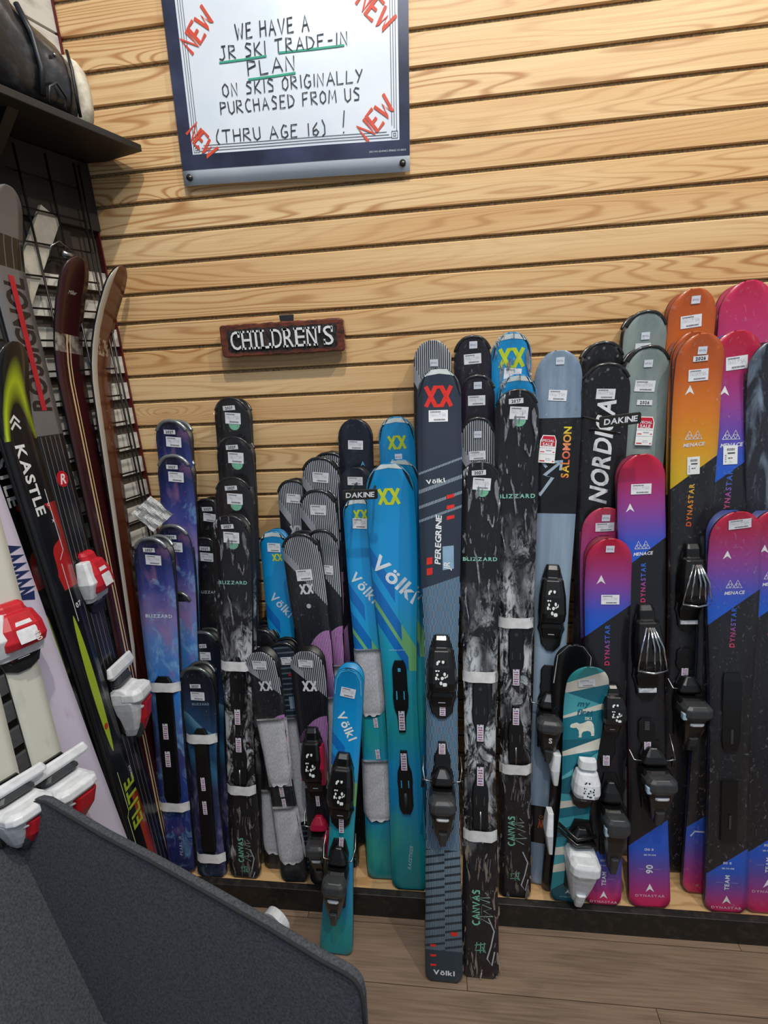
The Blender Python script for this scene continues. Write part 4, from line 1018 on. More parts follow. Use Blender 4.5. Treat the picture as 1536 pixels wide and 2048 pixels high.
Q1 = blk('wrapped pink-to-blue skis at front right with a bare black plate', (1480, 1023), -.21, 1449, -.403, 100, fadeski(PINK, 1215, t1=1722), 'pink and blue skis', rim=None, waist=.78, tailw=.84, back='#2a3a80')
Q1.lab(.004, Q1.sp(1048), 6, .052, .024); pinkish(Q1, 1110, 1168, 1255, .95, GP_, -.018, .0, ('TEAM', 1765, 1800, 1815))
Q1.loft('binding_plate', [(Q1.sp(1345), .020, 0, .005), (Q1.sp(1360), .024, 0, .008), (Q1.sp(1480), .024, 0, .008), (Q1.sp(1500), .018, 0, .006)], M_BP); Q1.loft('binding_plate', [(Q1.sp(1560), .022, 0, .007), (Q1.sp(1680), .022, 0, .007)], M_BP)
for y in (1470, 1640): Q1.card('slot', .006, .040, M_GP, .0, Q1.sp(y), 0, h=.0088)
Q2 = blk('wrapped pink-to-blue skis at the far right edge, cut off by the photo', (1560, 1018), -.20, 1530, -.398, 100, fadeski(PINK, 1215, t1=1680), 'pink and blue skis', rim=None, waist=.80, tailw=.86, back='#2a3a80')
pinkish(Q2, 1098, 1150, 1230, .95, GP_, -.024, -.004, ('TEAM', 1730, 1768, 1783))
# child's polar bear skis
R2 = Pair('small plain black ski base standing behind the polar bear ski', (1152, 1290), (1112, 0), 74, yt=-.265, yb=-.378, rear=False, design=lambda n, P: n.mix(n.noise(n.a*20, n.s*9, det=3).ramp01(.4, .8)*.4, '#0e0f12', '#2c2d31'), name='ski', back='#12888a')
R2.strokes('steel_edge', [[(-.5, -.9), (-.47, 0), (-.3, .34), (0, .46), (.3, .34), (.47, 0), (.5, -.9)]], .03, '#b9bcc0', 0, .036, R2.W*.93)
R2.loft('white_binding', [(R2.sp(1500), .010, .0, .03, -.030), (R2.sp(1530), .012, .0, .035, -.034), (R2.sp(1560), .006, .0, .03, -.030)], M_WP)
R2.loft('white_binding', [(R2.sp(1615), .008, .0, .03, -.038), (R2.sp(1650), .010, .0, .05, -.042), (R2.sp(1690), .005, .0, .04, -.034)], M_WP)
R = Pair('small teal ski with a polar bear picture and white bindings', (1184, 1335), (1132, 0), 82, yt=-.315, yb=-.404, rear=False, design=polar, name='ski', back='#0f3a44', waist=.74, tailw=.86, curl=.03)
R.lab(-.004, R.sp(1366), 8, .042, .022)
R.text('my', -.004, R.sp(1407), .024, '#1a6f86', 3, gap=.05, shear=.2); R.text('first', .002, R.sp(1424), .024, '#1a6f86', 3, gap=.03, shear=.2); R.text('SKI', .012, R.sp(1436), .012, '#f0f0e8', 3)
bear = [(x, y*1.4) for x, y in [(-.98, .10), (-.88, .22), (-.62, .30), (-.45, .34), (-.2, .26), (.1, .34), (.4, .48), (.7, .45), (.88, .25), (.95, -.05), (.97, -.45), (.72, -.47), (.74, -.38), (.66, -.20), (.42, -.16), (.10, -.22), (-.02, -.35), (-.02, -.60), (-.28, -.60), (-.22, -.48), (-.28, -.15), (-.45, .0), (-.70, -.02), (-.92, .0)]]
R.plot('polar_bear', bear, [tuple(range(len(bear)))], flat('#f0efe2', .4), -.001, R.sp(1456), .033, 2)
R.toe(R.sp(1517), R.sp(1612), 'white', .016, .030); R.heel(R.sp(1650), R.sp(1782), 'white', .020, .037, wires=False, txt=False)
for y, a in ((1657, .0), (1668, .006)): R.tubes('brake_arm', [(-.045, R.sp(y)-.02, .01), (0, R.sp(y), .04), (.05, R.sp(y)-.012+a, .035)], .005, M_BP)
R.text('DYNASTAR', .0, R.sp(1793), .007, '#6fb0b8', 4); chevron(R, .0, R.sp(1783), .014)

# ================================================================== older skis against the left wall
def lft(label, tip, o1, tail, o2, w, design, rear=True, zb=DZ+.001, **k):
    return Pair(label, tip, (tail, 0), w, left=(o1, o2), design=design, rear=rear, zb=zb, **k)
S4 = lft('red-brown ski with a curved tip in the corner against the pine wall', (250, 538), .11, 350, .13, 84, miller2, via=(279, 960), curl=.10, cl=.34, waist=.85, tailw=.9, back='#4a1c14', yaw=30, name='vintage_skis', rear=False)
for y in (822, 855, 888): S4.strokes('plus_mark', [[(-.5, 0), (.5, 0)], [(0, -.5), (0, .5)]], .07, '#c9a08a', .006, S4.sp(y), .012)
S3 = lft('maroon ski with two thin cream stripes, left of the red-brown one', (162, 518), .095, 338, .18, 76, miller, via=(228, 970), curl=.09, cl=.32, waist=.84, tailw=.9, back='#8a8070', yaw=16, name='vintage_skis', rear=False)
S3.text('Miller', -.004, S3.sp(586), .013, '#c9c2ba', 4, bold=0, shear=.4)
S1 = lft('grey race skis with giant black letters and a thin red stripe', (18, 372), .13, 330, .20, 92, rossi, via=(238, 1370), curl=.05, cl=.22, waist=.78, tailw=.9, back='#1a1a1c', yaw=20)
S1.text('ROSSIGNOL', .001, S1.sp(690), .085, '#1a1a1d', 88, bold=1, gap=.05, xs=.62, shear=.0)
S1.strokes('red_stripe', [[(0, -.5), (0, .5)]], .055, '#b0152c', .0, S1.sp(690), .30, 0, h=.0014); S1.text('ROSSIGNOL', .0, S1.sp(630), .010, '#e6d6d8', -90, h=.0018); S1.text('G T I L O T', .0, S1.sp(742), .011, '#e6d6d8', -90, h=.0018)
S1.plot('round_badge', [(.5*math.cos(i/24*6.283), .5*math.sin(i/24*6.283)) for i in range(24)], [tuple(range(24))], flat('#c41a2c', .35), .002, S1.sp(958), .040); S1.text('R', .002, S1.sp(958), .034, '#f0e6e6', 0, shear=.3, h=.0013)
S1.toe(S1.sp(1105), S1.sp(1225), 'redw', .008, .036); S1.heel(S1.sp(1340), S1.sp(1470), 'redw', .008, .036, wires=False)
S2b = lft('black race skis, rear twin at the photo left edge', (-10, 705), .13, 262, .24, 84, kastle, via=(172, 1450), curl=.05, cl=.22, waist=.8, tailw=.9, yaw=22)
S2b.text('KASTLE', -.008, S2b.sp(930), .045, '#e8ecf0', -88, gap=.07, xs=1.15)
S2 = lft('black race skis with white and lime lettering and a lime band', (32, 684), .185, 288, .28, 92, kastle, via=(226, 1450), curl=.05, cl=.22, waist=.8, tailw=.95, yaw=22)
S2.text('KASTLE', -.010, S2.sp(960), .040, '#e8ecf0', -88, gap=.06, xs=1.1); S2.strokes('double_chevron', [[(-.5, 0), (0, .5), (.5, 0)], [(-.5, -.5), (0, 0), (.5, -.5)]], .2, '#e8ecf0', -.010, S2.sp(845), .028)
S2.text('ELITE', .012, S2.sp(1610), .060, '#a5bf2e', 86, gap=.08, xs=.95); S2.text('07', .024, S2.sp(1216), .018, '#e6eaee', 6); S2.text('C', .022, S2.sp(1013), .010, '#e6eaee'); S2.text('X', .022, S2.sp(1046), .010, '#e6eaee')
S2.strokes('white_line', [[(.012, .13), (.014, -.02), (-.004, -.04)], [(-.004, -.05), (-.004, -.2)]], .0022, '#d8dce0', .012, S2.sp(1090), 1)
S2.plot('red_spot', [(.5*math.cos(i/14*6.283), .6*math.sin(i/14*6.283)) for i in range(14)], [tuple(range(14))], flat('#b8341c', .4), -.004, S2.sp(1450), .014)
S2.text('FOUR.30', .036, S2.sp(1565), .011, '#c8ccd0', -86)
S2.strokes('lime_line', [[(0, .5), (0, -.1), (-.05, -.16), (-.05, -.6)]], .012, '#c8d890', -.014, S2.sp(1600), .20)
S5 = lft('pale mauve ski with a navy zigzag print', (-150, 640), .16, 262, .36, 88, whitesk, via=(206, 1640), curl=.03, waist=.9, tailw=1, rear=False, name='ski', back='#8a8894')
zz = []
for i in range(14): zz.append(((-.25 if i % 2 else .25), -.5+i/13))
S5.strokes('zigzag_print', [[(x*.62, y) for x, y in zz]], .17, '#1b2a5c', .012, S5.sp(1150), .12)
S6 = lft('cream ski with red and white bindings', (-125, 640), .20, 172, .42, 72, creamsk, via=(96, 1500), curl=.03, waist=.9, tailw=1, rear=False, name='ski', back='#8a8894')
S6.toe(S6.sp(1205), S6.sp(1340), 'redw', .0, .040); S6.heel(S6.sp(1530), S6.sp(1640), 'redw', .004, .042, wires=False)
S6.text('430', .016, S6.sp(1275), .014, '#f0e0e0', -80, h=.053)
S6.text('TYROLIA', -.034, S6.sp(1290), .010, '#a02030', -88, h=.03)
S7 = lft('steel-edged white ski at the left border of the photo', (-190, 700), .22, 20, .46, 70, creamsk, via=(14, 1560), curl=.03, waist=.9, tailw=1, rear=False, name='ski', back='#9a9a94')
S7.heel(S7.sp(1570), S7.sp(1680), 'redw', .0, .040, wires=False)

# ================================================================== signs on the wall
def frame_obj(name, V, Fc, mt, parent, uv=None): return link(name, V, Fc, mt, parent, uv=uv)
q0 = at_y(370, 373, -.012); q1 = at_y(820, 343, -.012)
ex = (q1-q0).normalized(); ez = Vector((-ex.z, 0, ex.x)); PW = (q1-q0).length; PH = .545
post = thing('poster', 'white trade-in notice with handwritten lines and a navy border, top of the wall', 'poster')
post.matrix_world = Matrix.Translation(q0) @ Matrix((ex, Vector((0, 1, 0)), ez)).transposed().to_4x4()
pinv = post.matrix_world.inverted()
def pl(u, v): P = pinv @ at_y(u, v, -.013); return P.x, P.z
M_PAPER = mat('laminated_sheet', rough=.22, coat=.5, uv=False, fn=lambda n: n.mix(n.noise(n.x*9, n.z*9, 1.0, det=3).ramp01(.3, .8), '#dfe8f2', '#cfdcec'))
V = []; Fc = []; nx = 16
for j in range(11):
    for i in range(nx+1):
        x = PW*i/nx; z = PH*j/10; y = -.0008*math.sin(i*.7+j*.5)-.002*(1-j/10)*math.sin(i/nx*3.14)
        V.append((x, y, z))
for j in range(10):
    for i in range(nx): q = j*(nx+1)+i; Fc.append((q, q+1, q+nx+2, q+nx+1))
o = link('sheet', V, Fc, M_PAPER, post, True); sm = o.modifiers.new('thick', 'SOLIDIFY'); sm.thickness = .0012; sm.offset = 1
def yp(x, z): i = x/PW*nx; j = z/PH*10; return -.0008*math.sin(i*.7+j*.5)-.002*(1-j/10)*math.sin(i/nx*3.14)-.0022
def flatpr(name, V2, Fc, mt, dh=0): return link(name, [(x, yp(x, z)-dh, z) for x, z in V2], Fc, mt, post)
def band(name, x0, x1, z0, z1, mt, n=16, dh=0):
    V2 = []; Fc = []
    for i in range(n+1):
        t = i/n
        V2 += [(x0+(x1-x0)*t, z0), (x0+(x1-x0)*t, z1)] if x1-x0 > z1-z0 else [(x0, z0+(z1-z0)*t), (x1, z0+(z1-z0)*t)]
        if i: Fc.append((2*i-2, 2*i-1, 2*i+1, 2*i) if x1-x0 > z1-z0 else (2*i-2, 2*i-1, 2*i+1, 2*i)[::-1])
    return flatpr(name, V2, Fc, mt, dh)
M_NAVY = mat('navy_border', rough=.25, coat=.4, uv=False, fn=lambda n: n.mix(n.noise(n.x*7, n.z*7, 1.0, det=4).ramp01(.4, .7), '#20243a', '#39415f'))
fb = .034; zb_ = .036
band('border', 0, PW, zb_, zb_+fb, M_NAVY); band('border', 0, fb, zb_+fb, PH, M_NAVY); band('border', PW-fb*.75, PW, zb_+fb, PH, M_NAVY); band('border', fb, PW-fb, PH-fb, PH, M_NAVY)
M_LINE = flat('#23283a', .5)
for d in (.006, .012, .018):
    x0, x1, z0, z1 = fb+d, PW-fb*.75-d, zb_+fb+d, PH-fb-d; w = .0013
    band('border_line', x0+.014, x1-.014, z0, z0+w, M_LINE); band('border_line', x0, x0+w, z0+.014, z1, M_LINE); band('border_line', x1-w, x1, z0+.014, z1, M_LINE); band('border_line', x0, x1, z1-w, z1, M_LINE)
for cx in (fb+.012, PW-fb*.75-.012):
    for w in (.008, .0035):
        for a0, a1, b0, b1 in ((-w, w, -w, -w+.0012), (-w, w, w-.0012, w), (-w, -w+.0012, -w, w), (w-.0012, w, -w, w)):
            band('border_line', cx+a0, cx+a1, zb_+fb+.012+b0, zb_+fb+.012+b1, M_LINE, 2)
for cx in (.018, PW-.018):
    tube('grommet', [(cx, -.008, .018), (cx, -.001, .018)], .008, flat('#4a4c48', .3, .8), post, 14)
def hpost(t, u, v, wpx, hpx, col, rot=0, wd=.10, gap=.26):
    rs = random.Random(sum(map(ord, t))); c, sn = math.cos(math.radians(rot)), math.sin(math.radians(rot)); x0, z0 = pl(u, v)
    adv = []; x = 0
    for ch in t:
        if ch == ' ': x += .5; continue
        w = max(p[0] for s_ in HW[ch] for p in s_); adv.append((ch, x)); x += w+gap
    x -= gap; sx = wpx*.00133/x; sz = hpx*.00102
    for ch, xo in adv:
        g = [[((xo+p[0]+rs.uniform(-.03, .03)-x/2)*sx, (p[1]+rs.uniform(-.03, .03)-.5)*sz) for p in s_] for s_ in HW[ch]]
        V2, Fc = stroke_vf(g, wd*sz)
        flatpr('letter', [(x0+px*c-pz*sn, z0+px*sn+pz*c) for px, pz in V2], Fc, flat(col, .5), .0006)
INK, GRN, ORG = '#23272e', '#2fa184', '#d3492f'
hpost('WE HAVE A', 544, 56, 138, 30, INK, 1); hpost('JR SKI TRADE-IN', 564, 93, 244, 27, INK, 1); hpost('PLAN', 543, 133, 90, 29, INK, 1)
hpost('ON SKIS ORIGINALLY', 583, 167, 270, 26, INK, 1); hpost('PURCHASED FROM US', 578, 203, 270, 26, INK, 1); hpost('(THRU AGE 16)', 540, 266, 218, 27, INK, 0); hpost('!', 684, 247, 9, 44, INK, 0, .06)
hpost('NEW', 395, 61, 68, 42, ORG, 46, .17, .16); hpost('NEW', 752, 21, 68, 42, ORG, -42, .17, .16); hpost('NEW', 752, 237, 72, 42, ORG, 44, .17, .16); hpost('NEW', 405, 283, 60, 38, ORG, -48, .17, .16)
for (u0, v0), (u1, v1) in (((439, 126), (534, 113)), ((558, 107), (689, 91)), ((497, 160), (592, 147))):
    a_, b_ = pl(u0, v0), pl(u1, v1); V2, Fc = stroke_vf([[a_, ((a_[0]+b_[0])/2, (a_[1]+b_[1])/2-.0006), b_]], .0042); flatpr('underline', V2, Fc, flat(GRN, .5), .0006)
V2, Fc, w_ = layout('2005 PAN GRAPHICS SPRINGS CO 89676', 0, .09); x0, z0 = pl(775, 302)
flatpr('fine_print', [(x0+x*.0052, z0+z*.0058) for x, z in V2], Fc, flat('#c3c9d6'), .0006)

# carved wooden sign
s0 = at_y(447, 716, -.035); s1 = at_y(690, 702, -.035); ex = (s1-s0).normalized(); ez = Vector((-ex.z, 0, ex.x)); SW = (s1-s0).length*1.005; SH = .088
sg = thing('wooden_sign', 'dark red-brown carved wooden sign reading CHILDRENS in white slab letters', 'sign')
sg.matrix_world = Matrix.Translation(s0+Vector((0, .01, 0))) @ Matrix((ex, Vector((0, 1, 0)), ez)).transposed().to_4x4()
def wavy(x0, x1, z0, z1, amp, n, rnd, cr=.006):
    pts = []
    for (ax, az), (bx, bz) in (((x0+cr, z0), (x1-cr, z0)), ((x1, z0+cr), (x1, z1-cr)), ((x1-cr, z1), (x0+cr, z1)), ((x0, z1-cr), (x0, z0+cr))):
        m_ = max(3, int(n*math.hypot(bx-ax, bz-az)))
        for i in range(m_+1):
            t = i/m_; j = 0 if i in (0, m_) else rnd.uniform(-amp, amp)
            k = rnd.uniform(-amp, amp)*(0 if i in (0, m_) else 1)
            pts.append((ax+(bx-ax)*t+(j if ax == bx else 0), az+(bz-az)*t+(k if az == bz else 0)))
    return pts
rd = random.Random(3)
def slab(name, pts, y0, y1, mt, par, bev=0):
    n = len(pts); V = [(x, y0, z) for x, z in pts]+[(x, y1, z) for x, z in pts]
    Fc = [tuple(range(n)), tuple(range(n, 2*n))[::-1]]+[(i, i+n, (i+1) % n+n, (i+1) % n) for i in range(n)]
    o = link(name, V, Fc, mt, par)
    if bev: bevel(o, bev, 3)
    return o
M_SIGN = mat('varnished_brown', rough=.22, coat=.7, uv=False, fn=lambda n: n.mix(n.noise(n.x*30, n.y*30, n.z*90, det=5, dist=.5).ramp01(.3, .75), '#3a1710', '#7c3a1c'), bump=lambda n: (n.noise(n.x*60, n.y*60, n.z*90, det=4), .5, .004))
slab('board', wavy(0, SW, 0, SH, .0014, 90, rd), -.014, .014, M_SIGN, sg, .004)
slab('recess', wavy(.022, SW-.020, .013, SH-.013, .0022, 150, rd), -.0150, -.0120, mat('black_recess', rough=.5, uv=False, fn=lambda n: n.mix(n.noise(n.x*120, n.y*30, n.z*50, det=5).ramp01(.4, .7), '#0d0c0c', '#3b332f'), bump=lambda n: (n.noise(n.x*140, n.z*60, 1.0, det=4), .8, .004)), sg)
SLAB = {'C': 'C', 'H': 'H'}
def slabtext(txt, x0, x1, zc, h):
    gl = []; tot = 0
    for ch in txt:
        v, f, w = GL[(0, ch)]; wd = {"'": .16, 'I': .30}.get(ch, .52); gl.append((ch, v, f, w, wd)); tot += wd+.10
    k = (x1-x0)/(tot-.10); x = x0
    for ch, v, f, w, wd in gl:
        z1 = max(q[1] for q in v); z0 = min(q[1] for q in v)
        V = []; Fc = []
        if ch == 'I': q = [(.10, 0), (.20, 0), (.20, .7), (.10, .7)]; P2 = q; fs = [(0, 1, 2, 3)]; wn = .30; z0, z1 = 0, .7
        elif ch == "'": P2 = [(.03, .45), (.10, .45), (.15, .72), (.02, .72)]; fs = [(0, 1, 2, 3)]; wn = .16; z0, z1 = 0, .7
        else: P2 = v; fs = f; wn = w
        for px, pz in P2: V.append((x+px/wn*wd*k, (pz-z0)/(z1-z0)*h+zc-h/2))
        Fc = list(fs)
        def bar(a, b, c, d):
            n_ = len(V); V.extend([(x+a*wd*k, zc-h/2+c*h), (x+b*wd*k, zc-h/2+c*h), (x+b*wd*k, zc-h/2+d*h), (x+a*wd*k, zc-h/2+d*h)]); Fc.append((n_, n_+1, n_+2, n_+3))
        T = .11
        if ch in 'HN': bar(-.06, .34, 1-T, 1.0); bar(.64, 1.06, 1-T, 1.0); bar(-.06, .34, 0, T); bar(.64, 1.06, 0, T)
        if ch == 'I': bar(.02, .98, 1-T, 1); bar(.02, .98, 0, T)
        if ch in 'LR': bar(-.08, .42, 1-T, 1); bar(-.08, .42, 0, T)
        if ch in 'DE': bar(-.10, .2, 1-T, 1); bar(-.10, .2, 0, T)
        if ch in 'EL': bar(.82, 1.0, 0, .28)
        if ch == 'E': bar(.82, 1, .74, 1)
        if ch in 'CS': bar(.80, .98, .66, .98); 
        if ch in 'S': bar(.0, .16, .02, .32)
        o = link('letter', [(a, -.0165, b) for a, b in V], Fc, M_WP, sg); sm = o.modifiers.new('thick', 'SOLIDIFY'); sm.thickness = .0035; sm.offset = -1 if False else 1
        x += (wd+.10)*k
slabtext("CHILDREN'S", .032, SW-.030, SH*.5, .050)
sx_ = (at_y(573, 640, -.02)-s0).dot(ex)
slab('hanging_strap', [(sx_-.019, SH-.004), (sx_+.019, SH-.004), (sx_+.021, SH+.018), (sx_-.021, SH+.018)], .006, .010, flat('#20242c', .5), sg, .001)

# ================================================================== display arms with name plates
def rack(label, u, v, tilt, arms):
    c = at_y(u, v, -.235)
    r = thing('display_rack', label, 'rack'); r.matrix_world = Matrix.Translation(c) @ Matrix.Rotation(math.radians(tilt), 4, 'Y')
    o = slab('name_plate', wavy(-.047, .047, -.0135, .0135, 0, 60, rd, .003), -.003, .003, flat('#23221f', .5), r, .001)
    V2, Fc, w = layout('DAKINE', 1, .06, .12, 1.25); k = .076/w
    link('lettering', [(x*k, -.0036, z*k*1.15) for x, z in V2], Fc, M_WP, r)
    for pts in arms: tube('wire_arm', pts, .0032, flat('#3d3a37', .35, .6), r, 8)
    return r
rack('black wire display arm with a white-lettered plate, over the white-lettered black skis', 1240, 840, -5, (
    [(-.04, .003, .0), (-.05, .12, .0), (-.055, .237, -.028)], [(.0, -.002, -.032), (-.03, .10, -.034), (-.055, .237, -.055)], [(-.055, .232, .0), (-.055, .232, -.08)]))
rack('black wire display arm with a white-lettered plate, over the front navy skis', 720, 989, -1, (
    [(.03, .003, .0), (.03, .12, .0), (.03, .237, -.01)], [(-.03, .003, .0), (-.03, .12, .0), (-.03, .237, -.01)], [(-.03, .232, -.01), (.03, .232, -.01)]))

# ================================================================== paper packet
pc = at_y(304, 1028, -.185); pk = thing('paper_packet', 'clear plastic bag of folded papers tucked between the blue cloud-print skis', 'packet'); pk.matrix_world = Matrix.Translation(pc) @ Matrix.Rotation(math.radians(-36), 4, 'Y') @ Matrix.Rotation(math.radians(14), 4, 'X')
def crump(name, w, h, amp, mt, y, seed, rnd_c=False):
    g = random.Random(seed); V = []; UV = []; Fc = []; n = 10
    ph = [g.uniform(0, 6) for _ in range(4)]
    for j in range(n+1):
        for i in range(n+1):
            a, b = i/n-.5, j/n-.5
            k = 1-.25*(abs(a*2)**4*abs(b*2)**4) if rnd_c else 1
            V.append((a*w*k, y+amp*(math.sin(a*17+ph[0]+b*5)+math.sin(b*11+ph[1]-a*9))*.5+g.uniform(-.2, .2)*amp, b*h*k)); UV.append((a+.5, b+.5))
    for j in range(n):
        for i in range(n): q = j*(n+1)+i; Fc.append((q, q+1, q+n+2, q+n+1))
    return link(name, V, Fc, mt, pk, False, UV)
crump('folded_paper', .088, .080, .004, mat('printed_paper', rough=.7, fn=lambda n: n.mix((((n.s*16).fract() > .5)*(n.noise(n.a*30, (n.s*16).floor()*3.1, det=1) > .5)*(n.a > .1)*.5).mx((n.s > .62)*(n.s < .8)*(n.a > .12)*(n.a < .3)*(n.noise(n.a*80, n.s*80, det=0) > .5)), '#f4f4f2', '#444444')), 0, 5)
crump('folded_paper', .080, .076, .004, flat('#ecece8', .7), .006, 6)
crump('clear_bag', .112, .118, .006, M_WRAP, -.008, 8, True)

# ================================================================== grid panel on the left wall
M_WIRE = flat('#141414', .35, name='black_wire')
gp = thing('grid_panel', 'black wire grid panel hung on the left wall behind the race skis', 'grid'); gp.matrix_world = LM
zt = 1.997-.0762*20
GO = .030; sh = None
zs = [1.997+.0762-.0762*k for k in range(22)]
for z in zs:
    if sh is None:
        v, f = tube_vf([(.056, GO, 0), (.95, GO, 0)], .0026, 6); sh = o = link('grid_wire', v, f, M_WIRE, gp, True)
    else: o = sh.copy(); COL.objects.link(o)
    o.location = (0, 0, z)
sh = None
for t in [.050, .064]+[.064+.0762*k for k in range(1, 12)]:
    if sh is None:
        v, f = tube_vf([(0, GO+.005, zs[-1]-.02), (0, GO+.005, 2.13)], .0028, 6); sh = o = link('grid_wire', v, f, M_WIRE, gp, True)
    else: o = sh.copy(); COL.objects.link(o)
    o.location = (t, 0, 0)
o = tube('clamp', [(.132, GO+.012, 1.905), (.142, GO+.014, 1.900), (.158, GO+.012, 1.905)], .009, M_STEEL, gp)
tube('wire_loop', [(.128, GO+.01, 1.915), (.165, GO+.02, 1.93), (.19, GO+.02, 1.915), (.195, GO+.012, 1.89)], .0016, M_STEEL, gp)

# ================================================================== shelf and boot, upper left
shf = thing('wall_shelf', 'black shelf board sticking out of the left wall under a boot', 'shelf'); shf.matrix_world = LM
M_SHELF = mat('shelf_board', rough=.5, uv=False, fn=lambda n: n.mix(n.noise(n.x*4, n.y*70, n.z*10, det=4).ramp01(.3, .7), '#151312', '#28221f'))
o = box('board', .0, 1.1, .0, .1925, 2.152, 2.168, M_SHELF, shf); bevel(o, .0015); o.location = (-.02, 0, 0)
for t in (.28, .75):
    v = [(t+dx, y, z) for dx in (-.012, .012) for y, z in ((0.0, 2.152), (.15, 2.152), (.0, 2.04))]
    link('bracket', v, [(0, 1, 2), (3, 5, 4), (0, 3, 4, 1), (1, 4, 5, 2), (2, 5, 3, 0)], flat('#1a1817', .5), shf)
bt = thing('boot', 'worn black leather boot with a cream rubber sole, standing on the shelf', 'boot'); bt.matrix_world = LM @ Matrix.Translation((.09, .11, 2.168))
def ringloft(name, secs, mt, par, n=20, pw=2.4):
    V = []; Fc = []
    for (cx, cy, cz), ry, rz, (dx, dz) in secs:
        for k in range(n):
            a = k/n*6.28318; c, s_ = math.cos(a), math.sin(a); e = 2/pw
            u = abs(c)**e*(1 if c > 0 else -1)*ry; w = abs(s_)**e*(1 if s_ > 0 else -1)*rz
            V.append((cx+w*dx, cy+u, cz+w*dz))
    for j in range(len(secs)-1):
        for k in range(n): Fc.append((j*n+k, j*n+(k+1) % n, (j+1)*n+(k+1) % n, (j+1)*n+k))
    Fc.append(tuple(range(n))[::-1]); Fc.append(tuple(range((len(secs)-1)*n, len(secs)*n)))
    return link(name, V, Fc, mt, par, True)
M_LEATH = mat('scuffed_leather', rough=.32, coat=.3, uv=False, fn=lambda n: n.mix(n.noise(n.x*40, n.y*40, n.z*40, det=5).ramp01(.5, .8), '#121417', '#3a3f46'), bump=lambda n: (n.noise(n.x*50, n.y*50, n.z*50, det=4), .3, .004))
ringloft('upper', [((.012, 0, .075), .030, .040, (0, 1)), ((.022, 0, .082), .046, .062, (0, 1)), ((.05, 0, .090), .052, .076, (0, 1)), ((.10, 0, .098), .052, .084, (0, 1)), ((.15, 0, .11), .050, .095, (-.15, 1)), ((.20, 0, .15), .055, .11, (-.5, .9)), ((.25, 0, .20), .058, .11, (-.7, .75)), ((.32, 0, .27), .058, .11, (-.8, .6))], M_LEATH, bt)
ringloft('sole', [((-.014, 0, .075), .034, .050, (0, 1)), ((-.012, 0, .075), .050, .074, (0, 1)), ((.002, 0, .078), .054, .078, (0, 1)), ((.018, 0, .080), .053, .076, (0, 1)), ((.022, 0, .08), .046, .066, (0, 1))], mat('cream_rubber', rough=.6, uv=False, fn=lambda n: n.mix(n.noise(n.x*50, n.y*50, n.z*50, det=4).ramp01(.4, .75), '#d8d2c2', '#9a9384')), bt)
tube('seam', [(.03, .047, .02), (.036, .054, .06), (.034, .054, .11), (.03, .044, .15)], .0035, flat('#0c0d0f', .4), bt)
tube('strap', [(.12, .05, .03), (.115, .058, .08), (.12, .055, .14), (.13, .04, .19)], .006, flat('#20242a', .4), bt)
tube('strap', [(.07, .05, .02), (.068, .057, .045), (.085, .057, .065), (.105, .057, .05), (.11, .052, .02)], .003, flat('#2a2e33', .4), bt)
for i in range(9): o = box('tread_lug', .02+i*.022, .034+i*.022, -.045, .047, .0, .012, flat('#17181a', .7), bt)
tube('eyelet', [(.075, .054, .12), (.075, .060, .12)], .004, M_STEEL, bt)

# ================================================================== small wheel on the floor
wc = at_z(553, 1844, .042); wh = thing('caster_wheel', 'small white and chrome wheel on the floor under the grey chair', 'wheel'); wh.matrix_world = Matrix.Translation((wc.x, wc.y, .0421)) @ Matrix.Rotation(math.radians(-25), 4, 'Z')
def disc(name, r, y0, y1, mt, par, n=24):
    pts = [(r*math.cos(i/n*6.2832), r*math.sin(i/n*6.2832)) for i in range(n)]; return slab(name, pts, y0, y1, mt, par, .0015)
disc('tyre', .042, -.012, .012, M_WP, wh); disc('hub', .030, -.0135, .0135, flat('#8fa3b4', .2, .8), wh); disc('hub_cap', .012, -.016, .016, M_BP, wh)
for i in range(6):
    a = i*1.047; tube('spoke', [(.012*math.cos(a), -.0145, .012*math.sin(a)), (.030*math.cos(a), -.0145, .030*math.sin(a))], .0024, M_BP, wh, 6)

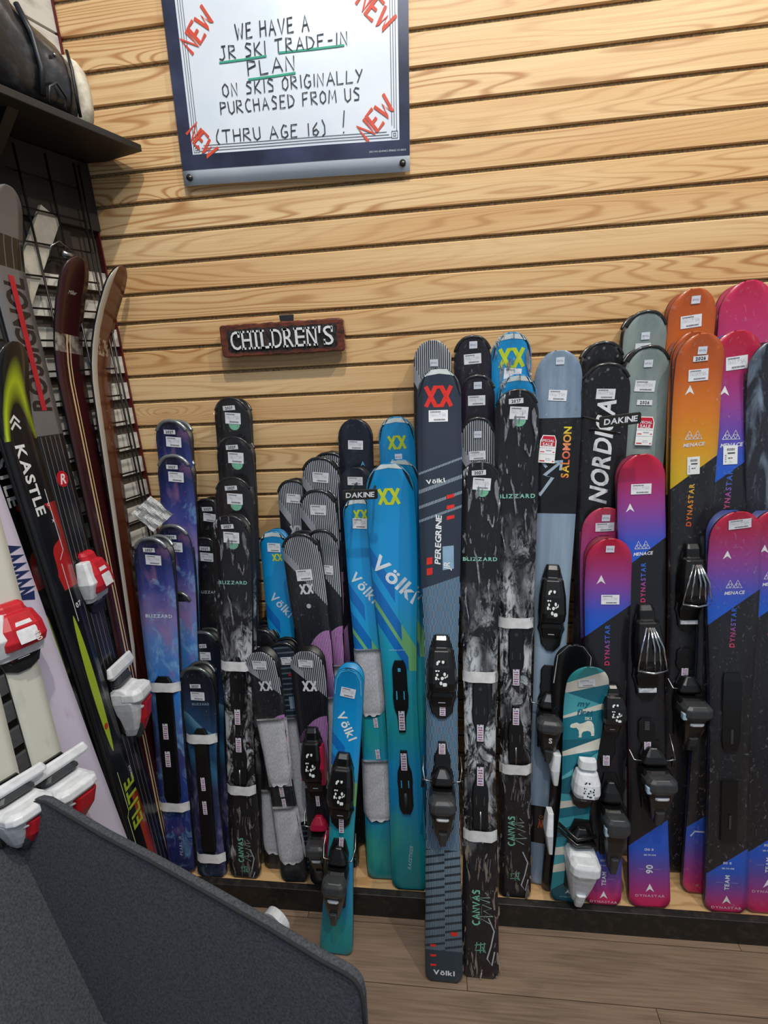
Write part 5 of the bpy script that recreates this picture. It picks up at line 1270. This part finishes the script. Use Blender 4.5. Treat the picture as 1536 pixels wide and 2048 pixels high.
# ================================================================== grey lounge chair in the foreground
M_FAB = mat('charcoal_fabric', rough=.95, spec=.2, uv=False, fn=lambda n: n.mix(n.noise(n.x*260, n.y*260, n.z*260, det=4).ramp01(.3, .7), '#383b40', '#54585f'), bump=lambda n: (n.noise(n.x*500, n.y*500, n.z*500, det=2), .35, .001))
ch = thing('lounge_chair', 'charcoal fabric lounge chair with a tall angled back, in the left foreground', 'chair')
def plane3(a, b, c): n_ = (b-a).cross(c-a).normalized(); return a, n_
def onpl(u, v, pn): d = ray(u, v); return CAM_O+d*((pn[0]-CAM_O).dot(pn[1])/d.dot(pn[1]))
TLc = at_z(92, 1587, .84); TRc = at_z(700, 1920, .76); BLc = at_z(185, 1995, .48)
pa = plane3(TLc, TRc, BLc)
def panel(name, pix, pn, th, bev):
    P3 = [onpl(u, v, pn) for u, v in pix]; n_ = pn[1] if pn[1].dot(CAM_O-pn[0]) < 0 else -pn[1]; m_ = len(P3)
    P3 = [p-n_*th for p in P3]; V = P3+[p+n_*th for p in P3]
    o = link(name, V, [tuple(range(m_)), tuple(range(m_, 2*m_))[::-1]]+[(i, i+m_, (i+1) % m_+m_, (i+1) % m_) for i in range(m_)], M_FAB, ch); bevel(o, bev, 3)
    return P3
Pa = panel('back_panel', [(10, 1637), (50, 1612), (78, 1592), (92, 1587), (108, 1590), (220, 1655), (320, 1707), (435, 1770), (550, 1835), (650, 1895), (700, 1921), (718, 1934), (729, 1950), (735, 1975), (740, 2060), (742, 2300), (250, 2300), (95, 1995), (70, 1950), (40, 1840), (20, 1765), (2, 1690)], pa, .017, .006)
off_ = lambda p: p+(CAM_O-p).normalized()*.004
tube('piping', [off_(p+Vector((0, 0, -.006))) for p in Pa[:15]], .0028, flat('#25282c', .9), ch)
Pb = at_z(-260, 1760, .86); pb = plane3(onpl(10, 1637, pa), onpl(185, 1995, pa), Pb)
panel('side_panel', [(10, 1637), (37, 1690), (75, 1765), (105, 1840), (155, 1950), (185, 1995), (330, 2300), (-200, 2300), (-260, 1760), (-60, 1650)], pb, .028, .009)
E1 = (TRc-TLc); E1.z = 0; E1.normalize(); E2 = Vector((E1.y, -E1.x, 0)); B0c = onpl(185, 1995, pa)
zt_ = B0c.z
v = [B0c+E1*a+E2*b+Vector((0, 0, z)) for z in (-.13, 0) for b in (.0, .52) for a in (-.02, .60)]
for p in v: pass
o = link('seat_cushion', v, [(0, 2, 3, 1), (4, 5, 7, 6), (0, 1, 5, 4), (2, 6, 7, 3), (0, 4, 6, 2), (1, 3, 7, 5)], M_FAB, ch); bevel(o, .03, 4)
for a, b in ((.05, .05), (.52, .05), (.05, .47), (.52, .47)):
    p = B0c+E1*a+E2*b; tube('leg', [(p.x, p.y, zt_-.12), (p.x, p.y, .0)], [.018, .012], M_BP, ch, 10)
